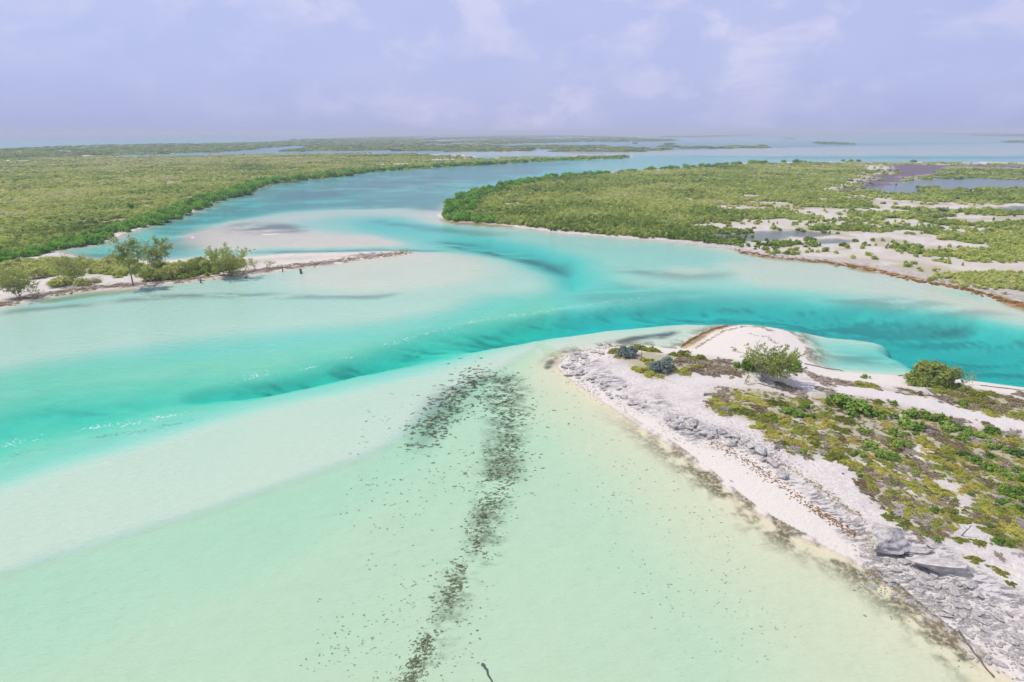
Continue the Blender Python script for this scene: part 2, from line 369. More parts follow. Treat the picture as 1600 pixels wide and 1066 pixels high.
# bare rocky shore strip along the right-hand coast
sRshore = sdist(poly(RIGHT_SHORE + [(1900, 530), (1600, 458), (1500, 438), (1400, 418), (1300, 402), (1200, 393), (1120, 378), (1000, 371), (880, 361), (760, 347)], 0.4), wx, wy, 8)
rock = sstep(-1, 2.5, sRshore) * (sR > 0) * .8
OT = .36 + .15 * sstep(.34, .62, GX / GY)
open_flat = (GX > GY * .30) * (sR > 0) * (GR < 340) * sstep(.03, -.03, fbm(GX * .45, GY, 13, 68) + .05 * (fbm(GX, GY, 3, 69) - .5) - OT)
veg = LP * (1 - open_flat * (.25 + .6 * sstep(.40, .58, fbm(GX * .5, GY, 5, 58)))) * (1 - salt) * (1 - mud) * (1 - pond) * (1 - 0.8 * rock)
HV = [[(1085, 622), (1110, 606), (1180, 612), (1230, 625), (1290, 612), (1345, 622), (1420, 640), (1480, 660), (1560, 680), (1600, 690), (1800, 740), (1800, 960), (1640, 870), (1560, 825), (1510, 790), (1470, 760), (1420, 745), (1360, 725), (1300, 720), (1240, 712), (1190, 690), (1150, 660), (1090, 640)],
      [(1335, 735), (1400, 742), (1480, 790), (1470, 845), (1420, 835), (1350, 770)],
      [(1500, 810), (1560, 790), (1640, 830), (1640, 880), (1560, 855)],
      [(1270, 592), (1320, 590), (1385, 606), (1370, 614), (1300, 604)],
      [(1430, 608), (1500, 604), (1600, 624), (1800, 668), (1800, 690), (1600, 652), (1540, 643), (1470, 630)],
      [(1375, 600), (1440, 607), (1500, 625), (1600, 648), (1800, 690), (1800, 704), (1600, 658), (1460, 626), (1385, 610)],
      [(950, 550), (1000, 541), (1060, 552), (1110, 560), (1160, 566), (1175, 582), (1120, 585), (1060, 580), (1010, 588), (985, 572)]]
hveg = mask(HV, 1.2, 1.0, 3.0) * (sH > 0)
hveg = hveg * sstep(0.30, 0.50, fbm(GX, GY, 2.6, 77) + 0.12)
path = mask([PATH], 0.35, 1.1, 0.5) * (sH > 0)
HR = [[(895, 575), (920, 560), (940, 575), (960, 598), (1010, 620), (1060, 655), (1110, 672), (1160, 690), (1210, 725), (1260, 765), (1330, 815), (1360, 830), (1345, 850), (1300, 815), (1230, 760), (1170, 712), (1110, 700), (1050, 678), (1000, 645), (940, 612)],
      [(1350, 850), (1400, 840), (1470, 870), (1540, 920), (1620, 965), (1800, 1060), (1800, 1200), (1600, 1060), (1500, 990), (1420, 925), (1370, 890)]]
hrock = mask(HR, 0.9, 0.5, 2.5) * (sH > -1.2) * (.25 + .75 * sstep(.40, .58, fbm(GX, GY, 3.0, 88)))
rock = np.maximum(rock, hrock)
hveg *= (1 - path) * (1 - 0.8 * hrock)
veg = np.maximum(veg, hveg * .8)
veg = np.maximum(veg, np.where(sR > 0, salt * .38, 0))
spitveg = mask([[(-200, 452), (0, 440), (60, 420), (120, 415), (250, 420), (340, 414), (400, 402), (330, 398), (120, 398), (0, 405), (-200, 415)]], 3, 0.8, 2) * (sL > 0)
veg = np.maximum(veg, spitveg * sstep(.36, .56, fbm(GX, GY, 5, 78)) * (1 - .6 * salt))
SEAGRASS = [
    ([(345, 357), (380, 349), (430, 345), (475, 352), (470, 360), (420, 363), (370, 361)], 5, .8),
    ([(680, 375), (740, 375), (800, 385), (850, 397), (895, 412), (890, 424), (850, 415), (790, 398), (720, 385)], 4, .75),
    ([(590, 340), (660, 349), (740, 357), (800, 366), (760, 366), (680, 357), (600, 346)], 4, .45),
    ([(960, 420), (1010, 419), (1080, 430), (1130, 425), (1100, 434), (1030, 432)], 4, .5),
    ([(410, 389), (520, 388), (660, 387), (700, 389), (520, 391), (410, 392)], 1.5, .7),
    ([(0, 484), (130, 468), (250, 457), (400, 455), (500, 459), (620, 457), (560, 464), (400, 462), (250, 464), (130, 474), (0, 489)], 2, .6),
    ([(1300, 462), (1380, 464), (1480, 476), (1560, 490), (1500, 492), (1400, 480), (1320, 470)], 3, .45),
    ([(1418, 487), (1460, 486), (1520, 496), (1500, 502), (1440, 500)], 2, .7),
    ([(1388, 539), (1430, 543), (1470, 553), (1440, 555), (1400, 548)], 1.2, .75),
    ([(1290, 548), (1340, 546), (1400, 558), (1410, 568), (1350, 563), (1300, 556)], 2, .45),
    ([(955, 535), (985, 522), (1020, 518), (1055, 516), (1040, 524), (1000, 528), (975, 536)], 0.7, .95),
    ([(842, 566), (850, 560), (858, 562), (852, 571), (844, 573)], 0.35, .95),
    ([(650, 640), (680, 605), (720, 590), (760, 588), (740, 620), (700, 650), (660, 690), (640, 690)], 2.0, .45),
    ([(420, 300), (540, 286), (700, 270), (700, 280), (560, 300), (440, 312)], 9, .75),
    ([(480, 320), (560, 308), (660, 300), (700, 308), (690, 332), (640, 322), (540, 320)], 8, .60),
    ([(100, 400), (170, 374), (260, 345), (350, 308), (420, 285), (560, 270), (760, 256), (900, 256), (760, 285), (690, 320), (480, 324), (400, 334), (330, 348), (300, 368), (300, 388), (200, 404)], 9, .55),
    ([(1150, 480), (1300, 492), (1450, 515), (1600, 545), (1600, 560), (1450, 530), (1300, 505)], 4, .30),
    ([(900, 460), (960, 440), (1100, 452), (1260, 462), (1100, 466), (960, 470)], 4, .25),
]
grass_ripple = np.zeros(GX.shape)
for pts, fe, k in SEAGRASS:
    d = np.hypot(*np.mean(poly(pts), 0))
    s = sdist(poly(pts), GX + (wx - GX) * 1.6, GY + (wy - GY) * 1.6, fe * 2)
    grass_ripple = np.maximum(grass_ripple, sstep(-fe, fe, s) * k * sstep(.38, .60, .45 * fbm(GX * .45, GY, d / 22, 91) + .55 * fbm(GX * .25, GY, d / 75, 92) + .08))
ripple_streak = .55 * fbm(GX * .10 + GY * .03, GY + GX * .12, 3.0, 93) + .45 * fbm(GX * .2, GY + GX * .12, .8, 94, 3)
grass_ripple = np.maximum(grass_ripple, sstep(-1.2, -2.4, Z) * (GR < 260) * .48 * sstep(.47, .66, ripple_streak))  # dark streaks painted on the channel bed imitate light and dark of surface ripples
# stony, weedy fringe under water along the headland
fr = np.where((sH < 0.5) & (sH > -6) & (GY < 95), sstep(-3.8, -0.7, sH), 0)
alongm = sstep(62, 46, GY) + sstep(70, 76, GY) * 0.9
fringe = fr * np.clip(alongm, 0, 1) * sstep(.33, .55, fbm(GX, GY, 1.3, 95))
band = [(772, 588), (786, 620), (798, 660), (792, 700), (784, 740), (765, 780), (745, 830), (730, 870), (706, 920), (690, 960), (668, 1000), (648, 1045), (632, 1085)]
bw = [26, 28, 30, 30, 28, 22, 19, 22, 17, 19, 16, 16, 16]
bpoly = [(x - w, y) for (x, y), w in zip(band, bw)] + [(x + w, y) for (x, y), w in zip(band, bw)][::-1]
litter = sstep(-1.4, 1.0, sdist(poly(bpoly), GX + (wx - GX) * 4, GY + (wy - GY) * 4, 3)) * sstep(.40, .62, .5 * fbm(GX * .7, GY, 2.2, 96) + .5 * fbm(GX * .6, GY, .6, 97, 3)) * .75
fringe = np.maximum(fringe, np.where(Z < -.1, litter, 0))
ORANGE = [([(1140, 389), (1200, 401), (1290, 411), (1310, 415), (1240, 409), (1180, 401)], .8), ([(1310, 413), (1350, 418), (1420, 434), (1440, 442), (1380, 431), (1330, 423)], .9),
          ([(1540, 459), (1570, 469), (1610, 480), (1700, 505), (1700, 512), (1600, 487), (1560, 474)], .9), ([(690, 342), (720, 346), (800, 353), (800, 356), (720, 350)], .8), ([(1062, 543), (1088, 527), (1115, 514), (1158, 506), (1135, 511), (1100, 524), (1078, 540)], .95),
          ([(60, 466), (130, 455), (200, 449), (200, 452), (130, 460), (60, 470)], .7)]
orange = np.zeros(GX.shape)
for pts, k in ORANGE:
    orange = np.maximum(orange, sstep(-.7, .5, sdist(poly(pts), wx, wy, 2)) * k)
wrackL = sstep(0.2, 1.2, sL) * sstep(6.5, 3.5, sL) * (GX < -22) * (GY < 150) * sstep(.32, .5, fbm(GX, GY * 2, 3, 99))
wrackL = np.where(sdist(poly([(-300, 540), (0, 500), (640, 410), (650, 385), (430, 415), (300, 425), (100, 445), (-300, 500)]), GX, GY, 5) > 0, wrackL, 0)

# ------------------------------------------------------------------ materials
def newmat(name):
    m = bpy.data.materials.new(name); m.use_nodes = True
    t = m.node_tree; t.nodes.clear()
    o = t.nodes.new('ShaderNodeOutputMaterial')
    return m, t, o

def mixc(t, fac, a, b):
    n = t.nodes.new('ShaderNodeMix'); n.data_type = 'RGBA'
    for sock, v in ((0, fac), (6, a), (7, b)):
        if hasattr(v, 'links') or isinstance(v, bpy.types.NodeSocket):
            t.links.new(v, n.inputs[sock])
        else:
            n.inputs[sock].default_value = v if sock == 0 else (*v, 1)
    return n.outputs[2]

def noise(t, vec, scale, detail=4, rough=.55):
    n = t.nodes.new('ShaderNodeTexNoise'); n.inputs['Scale'].default_value = scale
    n.inputs['Detail'].default_value = detail; n.inputs['Roughness'].default_value = rough
    if vec is not None:
        t.links.new(vec, n.inputs['Vector'])
    return n.outputs['Fac']

def ramp(t, fac, stops):
    n = t.nodes.new('ShaderNodeValToRGB'); e = n.color_ramp.elements
    while len(e) < len(stops):
        e.new(0.5)
    for k, (p, c) in enumerate(stops):
        e[k].position = p; e[k].color = (*c, 1) if hasattr(c, '__len__') else (c, c, c, 1)
    t.links.new(fac, n.inputs[0])
    return n.outputs[0]

def math_(t, op, a, b=0.0):
    n = t.nodes.new('ShaderNodeMath'); n.operation = op
    for k, v in ((0, a), (1, b)):
        if isinstance(v, bpy.types.NodeSocket):
            t.links.new(v, n.inputs[k])
        else:
            n.inputs[k].default_value = v
    return n.outputs[0]

def terrain_material():
    m, t, o = newmat('terrain')
    geo = t.nodes.new('ShaderNodeNewGeometry'); P = geo.outputs['Position']
    def attr(n):
        a = t.nodes.new('ShaderNodeAttribute'); a.attribute_name = n
        s = t.nodes.new('ShaderNodeSeparateColor'); t.links.new(a.outputs['Color'], s.inputs[0])
        return s.outputs
    m1, m2, m3 = attr('cover_a'), attr('cover_b'), attr('cover_c')
    fineN = noise(t, P, 3.0, 6, .65); midN = noise(t, P, .45, 5, .6); bigN = noise(t, P, .06, 4)
    # dry sand with grey limestone grit, and wet sand under the water line
    dry = mixc(t, ramp(t, fineN, [(.35, 0), (.75, 1)]), (.73, .67, .575), (.52, .475, .415))
    dry = mixc(t, ramp(t, midN, [(.46, 0), (.72, .5)]), dry, (.45, .41, .37))
    wet = mixc(t, ramp(t, midN, [(.35, 0), (.7, .5)]), (.80, .69, .475), (.765, .665, .445))
    wet = mixc(t, m3[2], wet, (.77, .70, .55))
    sep = t.nodes.new('ShaderNodeSeparateXYZ'); t.links.new(P, sep.inputs[0])
    below = ramp(t, math_(t, 'MULTIPLY_ADD', sep.outputs[2], 2.0), [(.46, 1), (.56, 0)])
    zz = t.nodes.new('ShaderNodeMapRange'); zz.inputs[1].default_value = -.05; zz.inputs[2].default_value = .02; zz.inputs[3].default_value = 1; zz.inputs[4].default_value = 0
    t.links.new(sep.outputs[2], zz.inputs[0])
    clean = mixc(t, math_(t, 'MULTIPLY', m3[2], 1.0), dry, (.685, .625, .525))
    grit = ramp(t, noise(t, P, 7.5, 5, .75), [(.53, 0), (.66, .55)])
    clean = mixc(t, math_(t, 'MULTIPLY', grit, math_(t, 'SUBTRACT', 1.0, math_(t, 'MULTIPLY', m3[2], .8))), clean, (.22, .20, .19))
    sand = mixc(t, zz.outputs[0], clean, wet)
    # limestone
    mpk = t.nodes.new('ShaderNodeMapping'); mpk.inputs['Rotation'].default_value = (0, 0, .62); mpk.inputs['Scale'].default_value = (.55, 2.1, 1); t.links.new(P, mpk.inputs[0])
    strata = noise(t, mpk.outputs[0], 1.5, 7, .72)
    crack = ramp(t, strata, [(.40, 0), (.50, 1)])
    rk = mixc(t, fineN, (.50, .465, .42), (.72, .67, .60))
    rk = mixc(t, crack, (.20, .18, .165), rk)
    c = mixc(t, math_(t, 'MULTIPLY', m1[2], ramp(t, midN, [(.3, .35), (.6, 1)])), sand, rk)
    # low plant cover and litter
    green = mixc(t, midN, (.24, .25, .08), (.40, .37, .19))
    green = mixc(t, ramp(t, noise(t, P, .16, 5, .6), [(.38, 0), (.62, .85)]), green, (.42, .345, .25))
    green = mixc(t, ramp(t, fineN, [(.52, 0), (.66, .6)]), green, (.55, .50, .47))
    c = mixc(t, m1[0], c, green)
    c = mixc(t, m2[0], c, mixc(t, midN, (.13, .105, .13), (.20, .16, .17)))
    c = mixc(t, math_(t, 'MULTIPLY', m2[2], ramp(t, fineN, [(.3, .5), (.55, 1)])), c, (.42, .235, .06))
    c = mixc(t, m2[1], c, (.64, .59, .515))                                     # track
    c = mixc(t, math_(t, 'MULTIPLY', m3[0], ramp(t, noise(t, P, 1.6, 5, .7), [(.35, .4), (.6, 1)])), c, (.17, .13, .12))   # wrack
    c = mixc(t, m1[1], c, mixc(t, midN, (.085, .11, .115), (.13, .14, .13)))   # sea grass, plus the painted ripple tones of the channel
    c = mixc(t, math_(t, 'MULTIPLY', m3[1], ramp(t, noise(t, P, 2.6, 4, .7), [(.34, .2), (.54, 1)])), c, (.20, .17, .10))
    b = t.nodes.new('ShaderNodeBump'); b.inputs['Strength'].default_value = .75; b.inputs['Distance'].default_value = .22
    hgt = math_(t, 'ADD', math_(t, 'MULTIPLY', fineN, .8), math_(t, 'MULTIPLY', math_(t, 'MULTIPLY', crack, m1[2]), .9))
    dryfac = math_(t, 'SUBTRACT', 1.0, math_(t, 'MULTIPLY', zz.outputs[0], .86))
    mpr = t.nodes.new('ShaderNodeMapping'); mpr.inputs['Rotation'].default_value = (0, 0, -.35); mpr.inputs['Scale'].default_value = (.5, 1.3, 1); t.links.new(P, mpr.inputs[0])
    ripple = math_(t, 'MULTIPLY', noise(t, mpr.outputs[0], 3.4, 6, .7), math_(t, 'MULTIPLY', zz.outputs[0], .34))
    t.links.new(math_(t, 'ADD', math_(t, 'MULTIPLY', hgt, dryfac), ripple), b.inputs['Height'])
    d = t.nodes.new('ShaderNodeBsdfDiffuse'); t.links.new(c, d.inputs[0]); t.links.new(b.outputs[0], d.inputs['Normal'])
    t.links.new(d.outputs[0], o.inputs[0])
    return m

M_TERRAIN = terrain_material()

def water_material():
    m, t, o = newmat('sea_water')
    geo = t.nodes.new('ShaderNodeNewGeometry'); P = geo.outputs['Position']
    mp = t.nodes.new('ShaderNodeMapping'); mp.inputs['Scale'].default_value = (1, 1.5, 1); mp.inputs['Rotation'].default_value = (0, 0, .3); t.links.new(P, mp.inputs[0])
    a = noise(t, mp.outputs[0], .75, 4, .55); b_ = noise(t, mp.outputs[0], 4.5, 3, .6); c_ = noise(t, mp.outputs[0], .05, 3)
    hgt = math_(t, 'ADD', math_(t, 'MULTIPLY', a, math_(t, 'MULTIPLY', c_, 1.4)), math_(t, 'MULTIPLY', b_, .26))
    bp = t.nodes.new('ShaderNodeBump'); bp.inputs['Strength'].default_value = .8; bp.inputs['Distance'].default_value = .24
    t.links.new(hgt, bp.inputs['Height'])
    fr = t.nodes.new('ShaderNodeFresnel'); fr.inputs['IOR'].default_value = 1.33; t.links.new(bp.outputs[0], fr.inputs['Normal'])
    tr = t.nodes.new('ShaderNodeBsdfTransparent')
    gl = t.nodes.new('ShaderNodeBsdfGlossy'); gl.inputs['Roughness'].default_value = .14; t.links.new(bp.outputs[0], gl.inputs['Normal'])
    mx = t.nodes.new('ShaderNodeMixShader')
    t.links.new(ramp(t, fr.outputs[0], [(0, 0.0), (.14, .012), (.28, .10), (.45, .48), (1, .85)]), mx.inputs[0]); t.links.new(tr.outputs[0], mx.inputs[1]); t.links.new(gl.outputs[0], mx.inputs[2])
    t.links.new(mx.outputs[0], o.inputs[0])
    va = t.nodes.new('ShaderNodeVolumeAbsorption')
    # absorption per metre = density * (1 - colour)
    va.inputs['Density'].default_value = 0.40
    va.inputs['Color'].default_value = (1 - .38 / .40, 1 - .027 / .40, 1 - .021 / .40, 1)
    t.links.new(va.outputs[0], o.inputs['Volume'])
    return m

def foliage_material(name, stops, transl=.42):
    m, t, o = newmat(name)
    a = t.nodes.new('ShaderNodeAttribute'); a.attribute_type = 'INSTANCER'; a.attribute_name = 'tint'
    geo = t.nodes.new('ShaderNodeNewGeometry')
    v = math_(t, 'ADD', a.outputs['Fac'], math_(t, 'MULTIPLY', math_(t, 'SUBTRACT', geo.outputs['Random Per Island'], .5), .34))
    c = ramp(t, v, stops)
    d = t.nodes.new('ShaderNodeBsdfDiffuse'); t.links.new(c, d.inputs[0])
    tl = t.nodes.new('ShaderNodeBsdfTranslucent'); t.links.new(c, tl.inputs[0])
    mx = t.nodes.new('ShaderNodeMixShader'); mx.inputs[0].default_value = transl
    t.links.new(d.outputs[0], mx.inputs[1]); t.links.new(tl.outputs[0], mx.inputs[2]); t.links.new(mx.outputs[0], o.inputs[0])
    return m

def plain_material(name, ca, cb, scale=4.0, rough=.9, bump=.3, spec=.2):
    m, t, o = newmat(name)
    tcn = t.nodes.new('ShaderNodeTexCoord')
    f = noise(t, tcn.outputs['Object'], scale, 6, .65)
    c = mixc(t, ramp(t, f, [(.3, 0), (.7, 1)]), ca, cb)
    p = t.nodes.new('ShaderNodeBsdfPrincipled'); t.links.new(c, p.inputs['Base Color']); p.inputs['Roughness'].default_value = rough
    p.inputs['Specular IOR Level'].default_value = spec
    b = t.nodes.new('ShaderNodeBump'); b.inputs['Strength'].default_value = bump; b.inputs['Distance'].default_value = .1
    t.links.new(f, b.inputs['Height']); t.links.new(b.outputs[0], p.inputs['Normal']); t.links.new(p.outputs[0], o.inputs[0])
    return m

M_WATER = water_material()
M_MANG = foliage_material('mangrove_leaves', [(0, (.08, .20, .035)), (.5, (.22, .46, .07)), (1, (.40, .60, .10))])
M_SCRUB = foliage_material('scrub_leaves', [(0, (.12, .22, .045)), (.35, (.40, .50, .11)), (.7, (.72, .74, .22)), (1, (.66, .58, .46))])
M_CAS = foliage_material('casuarina_needles', [(0, (.22, .28, .075)), (.5, (.44, .50, .13)), (1, (.62, .62, .22))], .4)
M_MAT = foliage_material('mat_leaves', [(0, (.21, .24, .06)), (.35, (.42, .44, .09)), (.7, (.66, .64, .14)), (1, (.66, .50, .18))])
M_GRAPE = foliage_material('sea_grape_leaves', [(0, (.09, .18, .035)), (.5, (.24, .38, .06)), (1, (.50, .60, .15))], .25)
M_GREY = foliage_material('sea_lavender_leaves', [(0, (.22, .29, .23)), (.5, (.36, .42, .35)), (1, (.50, .53, .47))])
M_DRY = foliage_material('dry_stems', [(0, (.20, .14, .08)), (.35, (.34, .28, .15)), (.7, (.46, .38, .30)), (1, (.50, .45, .43))], .2)
M_WEED = foliage_material('seaweed', [(0, (.18, .14, .085)), (.5, (.34, .26, .14)), (1, (.52, .40, .21))], .1)
M_BARK = plain_material('bark', (.16, .13, .12), (.34, .30, .29), 6)
M_DRIFT = plain_material('driftwood', (.09, .08, .08), (.22, .19, .18), 8)
M_BLEACH = plain_material('bleached_wood', (.40, .36, .36), (.60, .56, .55), 8)
M_ROCK = plain_material('limestone', (.27, .25, .22), (.70, .65, .575), 3.6, bump=1.0)
M_FOAM, ft, fo = newmat('foam')
fd, fx_, fm = ft.nodes.new('ShaderNodeBsdfDiffuse'), ft.nodes.new('ShaderNodeBsdfTransparent'), ft.nodes.new('ShaderNodeMixShader')
fd.inputs[0].default_value = (.86, .89, .90, 1); fm.inputs[0].default_value = .55
ft.links.new(fx_.outputs[0], fm.inputs[1]); ft.links.new(fd.outputs[0], fm.inputs[2]); ft.links.new(fm.outputs[0], fo.inputs[0])
M_WALL = plain_material('house_wall', (.72, .70, .70), (.82, .80, .80), 1)
M_ROOF = plain_material('house_roof', (.50, .42, .40), (.62, .56, .55), 1)
M_SARG = foliage_material('sargassum', [(0, (.16, .08, .025)), (.5, (.36, .19, .05)), (1, (.50, .30, .10))], .15)

# ------------------------------------------------------------------ mesh helpers
def mesh_arr(name, v, faces, mat, smooth=False):
    """v (n,3); faces = list of int arrays (m,k)"""
    me = bpy.data.meshes.new(name)
    v = np.asarray(v, np.float32)
    fs = [np.asarray(f, np.int32) for f in (faces if isinstance(faces, list) else [faces])]
    fs = [f for f in fs if len(f)]
    me.vertices.add(len(v)); me.vertices.foreach_set('co', v.ravel())
    nl = sum(f.size for f in fs); nf = sum(len(f) for f in fs)
    me.loops.add(nl); me.polygons.add(nf)
    me.loops.foreach_set('vertex_index', np.concatenate([f.ravel() for f in fs]))
    tot = np.concatenate([np.full(len(f), f.shape[1]) for f in fs])
    me.polygons.foreach_set('loop_start', np.concatenate([[0], np.cumsum(tot)[:-1]]).astype(np.int32))
    me.polygons.foreach_set('use_smooth', np.full(nf, smooth))
    me.materials.append(mat)
    me.update(calc_edges=True)
    return me

def link(name, data, parent=None, loc=(0, 0, 0), rot=(0, 0, 0), scale=(1, 1, 1)):
    o = bpy.data.objects.new(name, data); COL.objects.link(o)
    o.parent = parent; o.location = loc; o.rotation_euler = rot; o.scale = scale
    return o

def tag(o, label, cat, group=None):
    o['label'] = label; o['category'] = cat
    if group:
        o['group'] = group
    return o

def stuff(o, label, cat):
    tag(o, label, cat); o['kind'] = 'stuff'
    return o

def leaves(pos, nrm, size, aspect, r):
    """quads centred on pos, facing nrm"""
    n = len(pos)
    nrm = nrm / (np.linalg.norm(nrm, axis=1, keepdims=True) + 1e-9)
    a = r.normal(size=(n, 3)); u = np.cross(nrm, a); u /= (np.linalg.norm(u, axis=1, keepdims=True) + 1e-9)
    w = np.cross(nrm, u)
    s = size[:, None] if hasattr(size, '__len__') else size
    u = u * s * aspect; w = w * s
    v = np.stack([pos - u, pos - w * .75, pos + u, pos + w * .75], 1).reshape(-1, 3)
    return v, np.arange(n * 4).reshape(n, 4)

def bush_mesh(name, mat, n, leaf, seed, lobes=7, spread=.55, lobe_r=(.32, .55), zc=.45, up=.35, aspect=1.25, shell=.35, jitter=.035):
    r = np.random.default_rng(seed)
    a = r.uniform(0, 6.28, lobes); d = np.sqrt(r.uniform(0, 1, lobes)) * spread
    c = np.stack([d * np.cos(a), d * np.sin(a), r.uniform(.15, zc + .1, lobes) * (1.1 - .6 * d)], 1)
    lr = r.uniform(*lobe_r, lobes)
    k = r.choice(lobes, n, p=lr ** 2 / np.sum(lr ** 2))
    dirs = r.normal(size=(n, 3)); dirs[:, 2] = np.abs(dirs[:, 2]) * 1.1 - .25
    dirs /= np.linalg.norm(dirs, axis=1, keepdims=True)
    p = c[k] + dirs * (lr[k] * r.uniform(0, 1, n) ** shell)[:, None]
    p += r.normal(size=(n, 3)) * jitter
    p[:, 2] = np.where(p[:, 2] < .02, r.uniform(.02, .2, n), p[:, 2])
    nr = dirs + r.normal(size=(n, 3)) * .55 + np.array([0, 0, up])
    v, f = leaves(p, nr, leaf * r.uniform(.6, 1.35, n), aspect, r)
    return mesh_arr(name, v, f, mat)

def mat_mesh(name, mat, n, leaf, seed, hgt=.5, gaps=.30):
    """a spreading low mat with a ragged outline and bare gaps"""
    r = np.random.default_rng(seed)
    n0 = n * 3
    a = r.uniform(0, 6.28, n0); ph = r.uniform(0, 6.28, 5)
    R_ = 1 + .26 * np.sin(2 * a + ph[0]) + .2 * np.sin(3 * a + ph[1]) + .14 * np.sin(5 * a + ph[2]) + .1 * np.sin(9 * a + ph[3])
    d = np.sqrt(r.uniform(0, 1, n0)) * 1.12
    x, y = d * R_ * np.cos(a), d * R_ * np.sin(a)
    lump = fbm(x + 5, y + 5, .42, seed, 4)
    ok = np.where((lump + r.normal(0, .07, n0) > gaps + .32 * d ** 3) & (d < 1.12))[0][:n]
    x, y, d, lump, m = x[ok], y[ok], d[ok], lump[ok], len(ok)
    h = hgt * np.clip(1 - d ** 2.4, 0, 1) * (.15 + 1.6 * np.clip(lump - .18, 0, 1)) * r.uniform(.45, 1.1, m) + .03
    p = np.stack([x, y, h], 1)
    nr = r.normal(size=(m, 3)) * .75 + np.stack([x * .5, y * .5, np.full(m, .8)], 1)
    v, f = leaves(p, nr, leaf * r.uniform(.5, 1.5, m), 1.4, r)
    return mesh_arr(name, v, f, mat)

def tubes(paths, sides=5):
    """list of (points (k,3), radii (k,)) -> verts, quads"""
    V, F, off = [], [], 0
    for pts, rr in paths:
        pts = np.asarray(pts, float); k = len(pts)
        tang = np.gradient(pts, axis=0); tang /= (np.linalg.norm(tang, axis=1, keepdims=True) + 1e-9)
        ref = np.array([0.3, 0.2, 1.0]) if abs(tang[0][2]) < .8 else np.array([1.0, .2, 0])
        u = np.cross(tang, ref); u /= np.linalg.norm(u, axis=1, keepdims=True); w = np.cross(tang, u)
        th = np.arange(sides) / sides * 6.2832
        ring = pts[:, None, :] + (u[:, None, :] * np.cos(th)[None, :, None] + w[:, None, :] * np.sin(th)[None, :, None]) * np.asarray(rr)[:, None, None]
        V.append(ring.reshape(-1, 3))
        i = np.arange(k - 1)[:, None] * sides; j = np.arange(sides)[None, :]; j2 = (j + 1) % sides
        F.append(np.stack([i + j, i + j2, i + sides + j2, i + sides + j], -1).reshape(-1, 4) + off)
        off += k * sides
    return np.concatenate(V), np.concatenate(F)

def bend(p0, d, length, r, k=6, droop=0.0, wob=.12):
    p = np.array(p0, float); d = np.array(d, float); d /= np.linalg.norm(d)
    o = [p.copy()]
    for _ in range(k - 1):
        d = d + r.normal(size=3) * wob + np.array([0, 0, droop]); d /= np.linalg.norm(d)
        p = p + d * length / (k - 1); o.append(p.copy())
    return np.array(o), d

